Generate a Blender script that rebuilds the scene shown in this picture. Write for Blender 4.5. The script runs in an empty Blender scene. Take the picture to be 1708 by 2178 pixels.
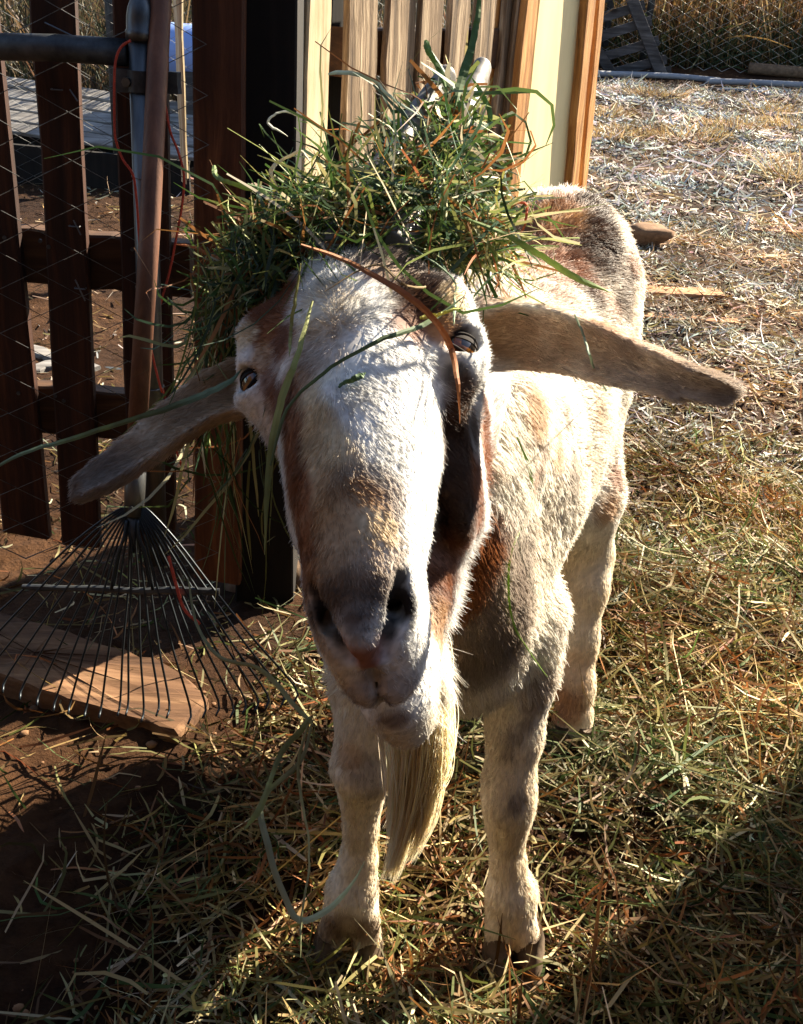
import bpy, math
import numpy as np
from mathutils import Vector, Matrix
from mathutils.bvhtree import BVHTree

rng = np.random.default_rng(7)
scene = bpy.context.scene
COL = scene.collection

# ------------------------------------------------------------------ camera
CAM_H, PITCH, ROLL, FPX = 0.95, math.radians(26.0), math.radians(3.5), 2300.0
CX, CY = 854.0, 1089.0
F_ = np.array([0, math.cos(PITCH), -math.sin(PITCH)])
R0 = np.array([1.0, 0, 0]); U0 = np.array([0, math.sin(PITCH), math.cos(PITCH)])
CR = math.cos(ROLL)*R0 + math.sin(ROLL)*U0
CU = -math.sin(ROLL)*R0 + math.cos(ROLL)*U0
CP = np.array([0.0, 0.0, CAM_H])
cam_d = bpy.data.cameras.new("camera"); cam = bpy.data.objects.new("camera", cam_d)
COL.objects.link(cam); scene.camera = cam
cam_d.sensor_fit = 'HORIZONTAL'; cam_d.sensor_width = 36.0
cam_d.lens = 36.0*FPX/1708.0; cam_d.clip_start = 0.02; cam_d.clip_end = 500
cam.matrix_world = Matrix(((CR[0], CU[0], -F_[0], CP[0]), (CR[1], CU[1], -F_[1], CP[1]),
                           (CR[2], CU[2], -F_[2], CP[2]), (0, 0, 0, 1)))

# ------------------------------------------------------------------ sky, sun, exposure
SUN_AZ, SUN_EL = math.radians(44.0), math.radians(33.0)     # azimuth from +Y towards +X
SUN = np.array([math.sin(SUN_AZ)*math.cos(SUN_EL), math.cos(SUN_AZ)*math.cos(SUN_EL), math.sin(SUN_EL)])
world = bpy.data.worlds.new("World"); scene.world = world; world.use_nodes = True
wn = world.node_tree.nodes; wl = world.node_tree.links
sky = wn.new("ShaderNodeTexSky"); sky.sky_type = 'NISHITA'; sky.sun_disc = False
sky.sun_elevation = SUN_EL; sky.sun_rotation = SUN_AZ
wl.new(sky.outputs[0], wn["Background"].inputs[0]); wn["Background"].inputs[1].default_value = 0.05
sun_d = bpy.data.lights.new("sun", 'SUN'); sun_d.energy = 5.0; sun_d.angle = math.radians(0.5)
sun_d.color = (1.0, 0.885, 0.69)
sun = bpy.data.objects.new("sun", sun_d); COL.objects.link(sun)
sun.rotation_euler = Vector(-SUN).to_track_quat('-Z', 'Y').to_euler()
vs = scene.view_settings
vs.view_transform = 'Standard'; vs.look = 'None'; vs.exposure = 2.4; vs.gamma = 1.0
vs.use_curve_mapping = False

# ------------------------------------------------------------------ helpers
def ray(x, y):
    return F_ + (x-CX)/FPX*CR - (y-CY)/FPX*CU
def U(x, y, d):                      # point on the line of sight at axial depth d
    return CP + d*ray(x, y)
def gz(X, Y):                        # height of the ground
    X = np.asarray(X, float); Y = np.asarray(Y, float)
    t = np.clip((Y-2.2)/7.0, 0, None)
    z = 0.46*t*t/(t+0.25)*1.2
    z = z + 0.010*np.sin(3.1*X+1.3*Y)+0.008*np.sin(5.3*Y-2.2*X+1) + 0.006*np.sin(11*X+2)*np.sin(9*Y)
    return z
def G(x, y, dz=0.0):                 # line of sight meets the ground
    r = ray(x, y); t = 0.5
    for k in range(2000):
        p = CP+t*r
        if p[2] <= gz(p[0], p[1])+dz or t > 60: break
        t += max(0.003, 0.3*(p[2]-float(gz(p[0], p[1]))-dz))
    return p
def PY(x, y, Y):                     # line of sight meets the vertical plane at distance Y
    r = ray(x, y); return CP + r*(Y/r[1])
def PN(x, y, p0, n):                 # line of sight meets any plane
    r = ray(x, y); return CP + r*(np.dot(np.asarray(p0)-CP, n)/np.dot(r, n))
def proj(P):
    q = np.asarray(P)-CP; d = q@F_
    return CX+FPX*(q@CR)/d, CY-FPX*(q@CU)/d
def nrm(v):
    v = np.asarray(v, float); return v/np.maximum(np.linalg.norm(v, axis=-1, keepdims=True), 1e-9)

def tag(o, label=None, cat=None, group=None, kind=None):
    if label: o["label"] = label
    if cat: o["category"] = cat
    if group: o["group"] = group
    if kind: o["kind"] = kind
    return o
def empty(name, loc):
    o = bpy.data.objects.new(name, None); COL.objects.link(o); o.location = loc
    o.empty_display_size = 0.05
    return o
def link(name, me, parent=None):
    o = bpy.data.objects.new(name, me); COL.objects.link(o)
    if parent is not None:
        o.parent = parent; o.matrix_parent_inverse = Matrix.Translation(-Vector(parent.location))
    return o
def mesh_np(name, V, Fc, mat, parent=None, smooth=True, colors=None, k=None):
    """V (n,3); Fc (m,k) one polygon size, or a list of polygons"""
    me = bpy.data.meshes.new(name)
    V = np.asarray(V, np.float32)
    if isinstance(Fc, np.ndarray):
        m, kk = Fc.shape
        me.vertices.add(len(V)); me.vertices.foreach_set("co", V.ravel())
        me.loops.add(m*kk); me.loops.foreach_set("vertex_index", Fc.ravel().astype(np.int32))
        me.polygons.add(m)
        me.polygons.foreach_set("loop_start", np.arange(0, m*kk, kk, dtype=np.int32))
        me.polygons.foreach_set("loop_total", np.full(m, kk, np.int32))
        me.update(calc_edges=True); me.validate()
    else:
        me.from_pydata([tuple(map(float, v)) for v in V], [], [tuple(map(int, f)) for f in Fc]); me.update()
    me.polygons.foreach_set("use_smooth", np.full(len(me.polygons), smooth, bool))
    if colors is not None:
        at = me.color_attributes.new("Col", 'FLOAT_COLOR', 'POINT')
        c4 = np.ones((len(V), 4), np.float32); c4[:, :3] = colors
        at.data.foreach_set("color", c4.ravel())
    me.materials.append(mat)
    return link(name, me, parent)

# ---- shapes
def frames(P):
    P = np.asarray(P, float); T = nrm(np.gradient(P, axis=0))
    a = np.array([0, 0, 1.0]) if abs(T[0][2]) < 0.9 else np.array([1.0, 0, 0])
    N = []; n = nrm(np.cross(T[0], a))
    for t in T:
        n = nrm(n - t*np.dot(n, t)); N.append(n)
    N = np.array(N); return T, N, np.cross(T, N)
def tube(P, r, seg=8, caps=True, flat=1.0):
    P = np.asarray(P, float); r = np.broadcast_to(np.asarray(r, float), (len(P),))
    T, N, B = frames(P); ang = np.linspace(0, 2*np.pi, seg, endpoint=False)
    V = (P[:, None]+r[:, None, None]*(np.cos(ang)[None, :, None]*N[:, None]+flat*np.sin(ang)[None, :, None]*B[:, None])).reshape(-1, 3)
    Fc = []
    for i in range(len(P)-1):
        for j in range(seg):
            a = i*seg+j; b = i*seg+(j+1) % seg
            Fc.append((a, b, b+seg, a+seg))
    if caps:
        Fc.append(tuple(range(seg))[::-1]); Fc.append(tuple((len(P)-1)*seg+j for j in range(seg)))
    return V, Fc
def join(parts):
    V = []; Fc = []; o = 0
    for v, f in parts:
        V.append(np.asarray(v)); Fc += [tuple(i+o for i in q) for q in f]; o += len(v)
    return np.concatenate(V), Fc
def bez(pts, n=24):                  # smooth path through points (Catmull-Rom)
    P = np.asarray(pts, float); P = np.vstack([2*P[0]-P[1], P, 2*P[-1]-P[-2]]); out = []
    m = len(P)-3
    for i in range(m):
        t = np.linspace(0, 1, max(2, n//m), endpoint=(i == m-1))[:, None]
        p0, p1, p2, p3 = P[i:i+4]
        out.append(0.5*((2*p1)+(-p0+p2)*t+(2*p0-5*p1+4*p2-p3)*t*t+(-p0+3*p1-3*p2+p3)*t**3))
    return np.vstack(out)
def board(q, back, thick, bow=0.0, n=9, rough=0.0012, seed=0):
    """board whose front face is the quad q = (tl, tr, br, bl); goes 'thick' along 'back'; chamfered, slightly uneven"""
    r = np.random.default_rng(seed); tl, tr, br, bl = [np.asarray(v, float) for v in q]; back = nrm(back)
    V = []; Fc = []
    w = nrm(tr-tl); c = min(0.003, thick*0.25)
    jl = r.normal(0, rough, n); jr = r.normal(0, rough, n)
    for i in range(n):
        t = i/(n-1); L = tl*(1-t)+bl*t + w*jl[i]; R = tr*(1-t)+br*t + w*jr[i]
        o = back*(bow*math.sin(math.pi*t))
        V += [L+o+w*c, R+o-w*c, R+o+back*c, R+o+back*(thick-c), R+o+back*thick-w*c, L+o+back*thick+w*c, L+o+back*(thick-c), L+o+back*c]
    for i in range(n-1):
        for j in range(8):
            a = i*8+j; b = i*8+(j+1) % 8
            Fc.append((a, b, b+8, a+8))
    Fc.append(tuple(range(8))[::-1]); Fc.append(tuple((n-1)*8+j for j in range(8)))
    return np.array(V), Fc
def put(name, vf, mat, parent=None, smooth=False, label=None):
    o = mesh_np(name, vf[0], vf[1], mat, parent, smooth)
    if label: o["label"] = label
    return o

# ---- materials
def new_mat(name):
    m = bpy.data.materials.new(name); m.use_nodes = True
    return m, m.node_tree.nodes, m.node_tree.links, m.node_tree.nodes["Principled BSDF"]
def mat_noise(name, c1, c2, scale=20, rough=0.8, bump=0.2, stretch=(1, 1, 1), metal=0.0, spec=0.3, detail=6, c3=None, dist=0.003):
    m, n, l, b = new_mat(name)
    tc = n.new("ShaderNodeTexCoord"); mp = n.new("ShaderNodeMapping"); mp.inputs["Scale"].default_value = stretch
    nz = n.new("ShaderNodeTexNoise"); nz.inputs["Scale"].default_value = scale; nz.inputs["Detail"].default_value = detail
    nz.inputs["Roughness"].default_value = 0.65
    cr = n.new("ShaderNodeValToRGB"); e = cr.color_ramp.elements
    e[0].position = 0.3; e[0].color = (*c1, 1); e[1].position = 0.7; e[1].color = (*c2, 1)
    if c3: q = e.new(0.5); q.color = (*c3, 1)
    l.new(tc.outputs["Object"], mp.inputs[0]); l.new(mp.outputs[0], nz.inputs[0]); l.new(nz.outputs[0], cr.inputs[0])
    l.new(cr.outputs[0], b.inputs["Base Color"])
    b.inputs["Roughness"].default_value = rough; b.inputs["Metallic"].default_value = metal
    b.inputs["Specular IOR Level"].default_value = spec
    bp = n.new("ShaderNodeBump"); bp.inputs["Strength"].default_value = bump; bp.inputs["Distance"].default_value = dist
    l.new(nz.outputs[0], bp.inputs["Height"]); l.new(bp.outputs[0], b.inputs["Normal"])
    return m
def mat_wood(name, c1, c2, c3, grain=60.0, rough=0.75, bump=0.4, axis='Z', spec=0.25, knots=True):
    """grain lines along the object's axis, knots, streaks"""
    m, n, l, b = new_mat(name)
    tc = n.new("ShaderNodeTexCoord"); mp = n.new("ShaderNodeMapping")
    s = {'Z': (1, 1, 0.035), 'X': (0.035, 1, 1), 'Y': (1, 0.035, 1)}[axis]; mp.inputs["Scale"].default_value = s
    inf = n.new("ShaderNodeObjectInfo"); ad = n.new("ShaderNodeVectorMath"); ad.operation = 'ADD'
    cmb = n.new("ShaderNodeCombineXYZ")
    mu = n.new("ShaderNodeMath"); mu.operation = 'MULTIPLY'; mu.inputs[1].default_value = 37.0
    l.new(inf.outputs["Random"], mu.inputs[0]); l.new(mu.outputs[0], cmb.inputs[0]); l.new(mu.outputs[0], cmb.inputs[2])
    l.new(tc.outputs["Object"], ad.inputs[0]); l.new(cmb.outputs[0], ad.inputs[1]); 
    # gentle distortion for cathedral grain
    nd = n.new("ShaderNodeTexNoise"); nd.inputs["Scale"].default_value = 4.0; nd.inputs["Detail"].default_value = 2
    l.new(ad.outputs[0], nd.inputs[0])
    sc = n.new("ShaderNodeVectorMath"); sc.operation = 'SCALE'; sc.inputs["Scale"].default_value = 0.035
    l.new(nd.outputs[1], sc.inputs[0]); ad2 = n.new("ShaderNodeVectorMath"); ad2.operation = 'ADD'
    l.new(ad.outputs[0], ad2.inputs[0]); l.new(sc.outputs[0], ad2.inputs[1]); l.new(ad2.outputs[0], mp.inputs[0])
    nz = n.new("ShaderNodeTexNoise"); nz.inputs["Scale"].default_value = grain; nz.inputs["Detail"].default_value = 8; nz.inputs["Roughness"].default_value = 0.7
    l.new(mp.outputs[0], nz.inputs[0])
    cr = n.new("ShaderNodeValToRGB"); e = cr.color_ramp.elements
    e[0].position = 0.32; e[0].color = (*c1, 1); e[1].position = 0.66; e[1].color = (*c3, 1); q = e.new(0.5); q.color = (*c2, 1)
    l.new(nz.outputs[0], cr.inputs[0])
    big = n.new("ShaderNodeTexNoise"); big.inputs["Scale"].default_value = 7; big.inputs["Detail"].default_value = 4; l.new(ad.outputs[0], big.inputs[0])
    mx = n.new("ShaderNodeMix"); mx.data_type = 'RGBA'; mx.blend_type = 'MULTIPLY'
    r2 = n.new("ShaderNodeValToRGB"); r2.color_ramp.elements[0].position = 0.3; r2.color_ramp.elements[0].color = (0.55, 0.5, 0.45, 1)
    r2.color_ramp.elements[1].position = 0.6; r2.color_ramp.elements[1].color = (1, 1, 1, 1)
    l.new(big.outputs[0], r2.inputs[0]); mx.inputs[0].default_value = 0.8
    l.new(cr.outputs[0], mx.inputs[6]); l.new(r2.outputs[0], mx.inputs[7])
    last = mx.outputs[2]
    if knots:
        vo = n.new("ShaderNodeTexVoronoi"); vo.inputs["Scale"].default_value = 5.0
        mp2 = n.new("ShaderNodeMapping"); mp2.inputs["Scale"].default_value = tuple(1.0 if v == 1 else 0.55 for v in s)
        l.new(ad2.outputs[0], mp2.inputs[0]); l.new(mp2.outputs[0], vo.inputs[0])
        r3 = n.new("ShaderNodeValToRGB"); r3.color_ramp.elements[0].position = 0.06; r3.color_ramp.elements[0].color = (0.22, 0.13, 0.08, 1)
        r3.color_ramp.elements[1].position = 0.13; r3.color_ramp.elements[1].color = (1, 1, 1, 1)
        l.new(vo.outputs["Distance"], r3.inputs[0])
        m3 = n.new("ShaderNodeMix"); m3.data_type = 'RGBA'; m3.blend_type = 'MULTIPLY'; m3.inputs[0].default_value = 0.8
        l.new(last, m3.inputs[6]); l.new(r3.outputs[0], m3.inputs[7]); last = m3.outputs[2]
    l.new(last, b.inputs["Base Color"])
    b.inputs["Roughness"].default_value = rough; b.inputs["Specular IOR Level"].default_value = spec
    bp = n.new("ShaderNodeBump"); bp.inputs["Strength"].default_value = bump; bp.inputs["Distance"].default_value = 0.004
    l.new(nz.outputs[0], bp.inputs["Height"]); l.new(bp.outputs[0], b.inputs["Normal"])
    return m
def mat_attr(name, rough=0.5, spec=0.3, trans=0.25, sheen=0.0):
    """colour per strand from the mesh, a little light passes through"""
    m, n, l, b = new_mat(name)
    at = n.new("ShaderNodeAttribute"); at.attribute_name = "Col"
    l.new(at.outputs["Color"], b.inputs["Base Color"])
    b.inputs["Roughness"].default_value = rough; b.inputs["Specular IOR Level"].default_value = spec
    tr = n.new("ShaderNodeBsdfTranslucent"); l.new(at.outputs["Color"], tr.inputs[0])
    mx = n.new("ShaderNodeMixShader"); mx.inputs[0].default_value = trans
    l.new(b.outputs[0], mx.inputs[1]); l.new(tr.outputs[0], mx.inputs[2])
    l.new(mx.outputs[0], n["Material Output"].inputs[0])
    return m
def mat_plain(name, c, rough=0.5, metal=0.0, spec=0.5, coat=0.0):
    m, n, l, b = new_mat(name)
    b.inputs["Base Color"].default_value = (*c, 1); b.inputs["Roughness"].default_value = rough
    b.inputs["Metallic"].default_value = metal; b.inputs["Specular IOR Level"].default_value = spec
    b.inputs["Coat Weight"].default_value = coat
    return m

# ---- ribbons: many blades in one mesh
def ribbons(name, P0, D, L, W, C, mat, segs=5, bend=0.5, kink=0.3, parent=None, gravity=0.0, r=rng, floor=None):
    """n blades: start P0, direction D, length L, width W, colour C"""
    n = len(P0); D = nrm(D); pts = [P0.copy()]; d = D.copy()
    ax = nrm(r.normal(size=(n, 3))); curv = r.normal(0, bend, n)/segs
    kk = r.integers(1, segs, n); ka = r.normal(0, kink, n)
    for s in range(segs):
        ang = curv + np.where(kk == s, ka, 0)
        c = np.cos(ang)[:, None]; sn = np.sin(ang)[:, None]
        d = nrm(d*c + np.cross(ax, d)*sn + ax*(np.sum(ax*d, 1)[:, None])*(1-c) + np.array([0, 0, -gravity/segs]))
        q = pts[-1]+d*(L/segs)[:, None]
        if floor is not None: q[:, 2] = np.maximum(q[:, 2], floor(q[:, 0], q[:, 1])+0.001)
        pts.append(q)
    P = np.stack(pts, 1)                                    # n, segs+1, 3
    T = nrm(np.gradient(P, axis=1)); side0 = nrm(np.cross(T, r.normal(size=(n, 1, 3))))
    prof = np.ones(segs+1); prof[0] = 0.7; prof[-1] = 0.15; prof[-2] = 0.8
    Wd = (W[:, None]*prof[None])[..., None]*0.5
    V = np.stack([P-side0*Wd, P+side0*Wd], 2).reshape(-1, 3)
    base = (np.arange(n)*(segs+1)*2)[:, None]; s = np.arange(segs)*2
    Fc = np.stack([base+s, base+s+1, base+s+3, base+s+2], -1).reshape(-1, 4)
    cols = np.repeat(C, (segs+1)*2, 0)
    return mesh_np(name, V, Fc, mat, parent, True, cols)
def pick(cols, w, n, jit=0.15, r=rng):
    cols = np.array(cols, float); w = np.array(w, float)/sum(w)
    c = cols[r.choice(len(cols), n, p=w)]
    return np.clip(c*(1+r.normal(0, jit, (n, 1)))*(1+r.normal(0, jit*0.3, (n, 3))), 0.005, 0.95)

# ================================================================== GROUND
def mat_ground():
    m, n, l, b = new_mat("packed_earth")
    tc = n.new("ShaderNodeTexCoord")
    nz = n.new("ShaderNodeTexNoise"); nz.inputs["Scale"].default_value = 2.2; nz.inputs["Detail"].default_value = 8
    n2 = n.new("ShaderNodeTexNoise"); n2.inputs["Scale"].default_value = 55; n2.inputs["Detail"].default_value = 8; n2.inputs["Roughness"].default_value = 0.7
    l.new(tc.outputs["Object"], nz.inputs[0]); l.new(tc.outputs["Object"], n2.inputs[0])
    c1 = n.new("ShaderNodeValToRGB"); e = c1.color_ramp.elements
    e[0].position = 0.35; e[0].color = (0.018, 0.008, 0.004, 1); e[1].position = 0.7; e[1].color = (0.070, 0.034, 0.015, 1)
    l.new(nz.outputs[0], c1.inputs[0])
    c2 = n.new("ShaderNodeValToRGB"); e = c2.color_ramp.elements
    e[0].position = 0.3; e[0].color = (0.45, 0.4, 0.38, 1); e[1].position = 0.7; e[1].color = (1.3, 1.25, 1.2, 1)
    l.new(n2.outputs[0], c2.inputs[0])
    mx = n.new("ShaderNodeMix"); mx.data_type = 'RGBA'; mx.blend_type = 'MULTIPLY'; mx.inputs[0].default_value = 1
    l.new(c1.outputs[0], mx.inputs[6]); l.new(c2.outputs[0], mx.inputs[7]); l.new(mx.outputs[2], b.inputs["Base Color"])
    b.inputs["Roughness"].default_value = 0.95; b.inputs["Specular IOR Level"].default_value = 0.1
    bp = n.new("ShaderNodeBump"); bp.inputs["Strength"].default_value = 0.9; bp.inputs["Distance"].default_value = 0.012
    l.new(n2.outputs[0], bp.inputs["Height"]); l.new(bp.outputs[0], b.inputs["Normal"])
    return m
def make_ground():
    xs = np.concatenate([-np.geomspace(2, 90, 24)[::-1], np.linspace(-1.95, 3.0, 200), np.geomspace(3.1, 90, 24)])
    ys = np.concatenate([np.linspace(-6, 0.2, 14), np.linspace(0.25, 5.0, 210), np.linspace(5.05, 12, 100), np.geomspace(12.5, 120, 20)])
    X, Y = np.meshgrid(xs, ys, indexing='ij'); Z = gz(X, Y)
    far = np.clip((Y-10)/20, 0, 1); Z = Z*(1-far)+far*gz(0*X, 10+0*Y)
    r = np.random.default_rng(3)
    near = (np.abs(X) < 3.2) & (Y > 0) & (Y < 6)
    Z += near*r.normal(0, 0.0035, Z.shape)
    V = np.stack([X, Y, Z], -1).reshape(-1, 3); nx, ny = X.shape
    i = np.arange(nx-1)[:, None]*ny+np.arange(ny-1)[None]
    Fc = np.stack([i, i+ny, i+ny+1, i+1], -1).reshape(-1, 4)
    g = mesh_np("ground", V, Fc, mat_ground()); g["kind"] = "structure"; g["label"] = "reddish brown bare earth of the yard"
make_ground()

# ================================================================== LEFT FENCE, GATE, POSTS
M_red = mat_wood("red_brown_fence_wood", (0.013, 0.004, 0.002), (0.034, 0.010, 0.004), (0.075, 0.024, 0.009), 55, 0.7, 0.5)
M_black = mat_wood("black_wood_and_shade", (0.004, 0.003, 0.003), (0.008, 0.006, 0.005), (0.014, 0.01, 0.008), 40, 0.9, 0.2, knots=False)  # near-black wood; also stands in for the shade under the pallet
M_rail = mat_wood("rail_wood", (0.03, 0.013, 0.006), (0.065, 0.03, 0.012), (0.12, 0.058, 0.025), 50, 0.75, 0.4, axis='X')
M_weath = mat_wood("weathered_grey_wood", (0.045, 0.028, 0.018), (0.24, 0.165, 0.10), (0.52, 0.40, 0.27), 75, 0.8, 1.0)
M_pale = mat_wood("pale_new_wood", (0.45, 0.33, 0.18), (0.68, 0.54, 0.33), (0.78, 0.66, 0.45), 70, 0.7, 0.3, knots=False)
M_orange = mat_wood("orange_brown_wood", (0.20, 0.085, 0.025), (0.46, 0.22, 0.07), (0.62, 0.36, 0.14), 80, 0.7, 0.4, knots=False)
M_cream = mat_noise("cream_paint", (0.66, 0.53, 0.27), (0.86, 0.75, 0.43), 9, 0.6, 0.05, (1, 1, 0.2))
M_galv = mat_noise("galvanised_steel", (0.06, 0.064, 0.07), (0.17, 0.175, 0.18), 30, 0.42, 0.08, (1, 1, 0.25), 0.9)
M_dkst = mat_noise("dull_dark_steel", (0.03, 0.033, 0.038), (0.09, 0.095, 0.10), 40, 0.55, 0.15, (1, 1, 1), 0.7)
M_wire = mat_noise("fence_wire", (0.07, 0.07, 0.07), (0.20, 0.20, 0.20), 90, 0.5, 0.1, (1, 1, 1), 0.8)

YF = 1.52                                             # picket fence front face
BACK = np.array([0, 1.0, 0])
def picket(parent, tl, tr, br, bl, mat, thick=0.02, Y=YF, seed=0, label=None, bow=0.0, name="picket"):
    q = [PY(*tl, Y), PY(*tr, Y), PY(*br, Y), PY(*bl, Y)]
    # carry the board up beyond the frame
    for a, b in ((0, 3), (1, 2)):
        d = nrm(q[a]-q[b]); q[a] = q[a]+d*0.42
    o = put(name, board(q, BACK, thick, seed=seed, bow=bow), mat, parent)
    if label: o["label"] = label
    return o
gate = empty("picket_gate", (-0.45, YF, 0.0))
tag(gate, "dark red picket gate of upright boards wired to chain link, left edge", "gate")
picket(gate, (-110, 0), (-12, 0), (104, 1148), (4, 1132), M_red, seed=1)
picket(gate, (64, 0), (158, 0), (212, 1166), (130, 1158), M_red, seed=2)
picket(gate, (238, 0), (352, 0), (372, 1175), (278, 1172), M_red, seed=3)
def rail(parent, a, b, h, Y, mat, seed):
    p, q = PY(*a, Y), PY(*b, Y); dn = np.array([0, 0, -h])
    put("rail", board([q, q+dn, p+dn, p], BACK, 0.035, seed=seed, n=12), mat, parent)
rail(gate, (-60, 478), (402, 520), 0.078, YF+0.024, M_rail, 4)
rail(gate, (-60, 810), (402, 850), 0.078, YF+0.024, M_rail, 5)
for x, y in ((86, 512), (104, 525), (118, 842), (136, 852), (282, 530), (330, 540), (300, 862), (340, 870), (10, 505), (40, 836)):
    a = PY(x, y, YF+.0005); put("nail", tube([a, a+np.array([0, -.0022, 0])], .0030, 7), M_dkst, gate)
# chain link wired over the pickets
def chain_link(name, P00, ux, nx, nz, pitch, r, mat, parent, seg=4, y=np.array([0, 1.0, 0]), up=np.array([0, 0, 1.0])):
    """woven diamond mesh; every wire is a zigzag running upwards"""
    parts = []
    for i in range(nx):
        for ph in (0,):
            P = []
            for j in range(nz+1):
                s = (0.5 if (i+j) % 2 else -0.5)
                P.append(P00+ux*(i*pitch+s*pitch*0.98)+up*(j*pitch*0.5)+y*(r*0.9*(1 if (j+i) % 2 else -1)))
            parts.append(tube(np.array(P), r, seg, False))
    V, Fc = join(parts)
    o = mesh_np(name, V, Fc, mat, parent); o["kind"] = "stuff"
    return o
p00 = PY(-70, 1180, YF-0.012); 
chain_link("wire_mesh", p00, np.array([1.0, 0, 0]), 7, 34, 0.062, 0.0011, M_wire, gate)
# staples in the second and third board
for (x, y) in ((318, 315), (322, 452), (327, 582), (335, 707), (160, 480), (172, 612), (122, 190)):
    a = PY(x-11, y-1, YF-0.001); b = PY(x+11, y+1, YF-0.001); o = np.array([0, -0.006, 0])
    put("staple", tube([a, a+o, b+o, b], 0.0011, 5), M_wire, gate)
# loose wire ends
for pts in (((78, 93), (165, 95), (162, 80), (95, 48)), ((148, 190), (165, 215)), ((156, 468), (172, 500)), ((160, 595), (181, 640))):
    put("wire_end", tube([PY(x, y, YF-0.02) for x, y in pts], 0.0011, 5), M_galv, gate)

post = empty("gate_post", PY(322, 1180, YF-0.05)); tag(post, "galvanised steel gate post with domed cap, in front of the pickets", "post")
pt, pb = PY(300, 60, YF-0.05), PY(333, 1195, YF-0.05); rp = 0.0165
put("tube", tube([pb, pb*0.5+pt*0.5, pt], rp, 20), M_galv, post, True)
ax_ = nrm(pt-pb); prof = [(0, 1.16), (0.012, 1.18), (0.014, 1.10), (0.03, 1.08), (0.042, 0.95), (0.052, 0.72), (0.058, 0.42), (0.061, 0.08)]
put("dome_cap", tube([pt+ax_*(h*0.9-0.014) for h, k in prof], [rp*k for h, k in prof], 20), M_galv, post, True)
for f in (0.235, 0.43, 0.62):
    c = pt*(1-f)+pb*f; put("tie_wire", tube([c+ax_*0.001*math.sin(a)+rp*1.05*np.array([math.cos(a), math.sin(a), 0]) for a in np.linspace(0, 2*math.pi, 15)], 0.001, 5), M_wire, post)
c = PY(302, 172, YF-0.05)
band = [(c+ax_*k+np.array([rp*1.14*math.cos(a), rp*1.14*math.sin(a), 0])) for k in (-0.013, 0.013) for a in np.linspace(0, 2*math.pi, 20, endpoint=False)]
put("clamp_band", (np.array(band), [(i, (i+1) % 20, 20+(i+1) % 20, 20+i) for i in range(20)]), M_dkst, post, True)
lug = PY(268, 172, YF-0.06)
put("clamp_lug", board([lug+np.array([-.018, 0, .014]), lug+np.array([.02, 0, .014]), lug+np.array([.02, 0, -.014]), lug+np.array([-.018, 0, -.014])], BACK, 0.012, n=3), M_dkst, post)
lug2 = PY(356, 176, YF-0.055)
put("clamp_lug", board([lug2+np.array([-.02, 0, .013]), lug2+np.array([.016, 0, .013]), lug2+np.array([.016, 0, -.013]), lug2+np.array([-.02, 0, -.013])], BACK, 0.012, n=3), M_dkst, post)
bo = PY(270, 174, YF-0.06); put("bolt", tube([bo+np.array([0, .003, 0]), bo+np.array([0, -.007, 0])], 0.006, 6), M_galv, post)
pipe = tag(put("top_tube", tube([PY(-60, 98, YF-0.045), PY(120, 102, YF-0.045), PY(272, 112, YF-0.045)], 0.0165, 18), M_dkst, None, True),
           "dark horizontal steel tube running into the gate post, upper left", "tube")

# boards of the next stretch
f2 = empty("fence_board", PY(460, 1240, YF)); tag(f2, "wide reddish fence board with knots beside the black post", "board")
M_red2 = mat_wood('sunlit_red_brown_wood', (.030, .009, .004), (.080, .025, .009), (.16, .056, .021), 45, .7, .5)  # lighter copy of the fence wood, so this board reads as sunlit
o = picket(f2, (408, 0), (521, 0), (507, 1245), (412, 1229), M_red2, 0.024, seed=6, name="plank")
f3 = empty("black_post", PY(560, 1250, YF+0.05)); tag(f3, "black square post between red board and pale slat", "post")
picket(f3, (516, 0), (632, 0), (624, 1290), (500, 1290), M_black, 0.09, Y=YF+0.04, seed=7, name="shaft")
# thin sun-struck stake behind the gate
st = [PY(377, 0, YF+0.25), PY(391, 0, YF+0.25), PY(400, 380, YF+0.25), PY(392, 392, YF+0.25)]
tag(put("stake", board([st[0]+np.array([0, 0, .3]), st[1]+np.array([0, 0, .3]), st[2], st[3]], np.array([-.4, .9, 0]), 0.03, seed=8), M_pale), "thin sunlit stake seen in the gap beside the rake handle", "stake")

# ---- weathered run, going away to the right
RA = PY(650, 300, 1.66); RN = nrm(np.array([0.86, -0.51, 0.0])); RD = np.array([0.51, 0.86, 0])
def run_board(parent, xs, mat, thick=0.012, off=0.0, seed=0, ybot=720, name="plank", ytop=-90, label=None):
    """xs = (left at y=0, right at y=0, left at y=370, right at y=370)"""
    l0, r0, l1, r1 = xs; p0 = RA-RN*off
    k = lambda a, b, y: a+(b-a)*(y/370.0)
    q = [PN(k(l0, l1, ytop), ytop, p0, RN), PN(k(r0, r1, ytop), ytop, p0, RN), PN(k(r0, r1, ybot), ybot, p0, RN), PN(k(l0, l1, ybot), ybot, p0, RN)]
    for i in (2, 3): q[i][2] = min(q[i][2], float(gz(q[i][0], q[i][1]))+0.03)
    o = put(name, board(q, -RN, thick, seed=seed, rough=0.002, n=14), mat, parent)
    if label: o["label"] = label
    return o
wf = empty("weathered_fence", (RA[0]+0.25, RA[1]+0.42, 0)); tag(wf, "sunlit weathered grey board fence running back behind the goat", "fence")
for i, xs in enumerate([(741, 808, 731, 797), (828, 886, 814, 868), (900, 947, 882, 926), (962, 1004, 940, 980), (1018, 1058, 991, 1026)]):
    run_board(wf, xs, M_weath, seed=20+i, off=[0, .004, -.003, .003, 0][i])
run_board(wf, (1076, 1101, 1042, 1064), M_weath, seed=27, off=0.012, ytop=-90)
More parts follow.
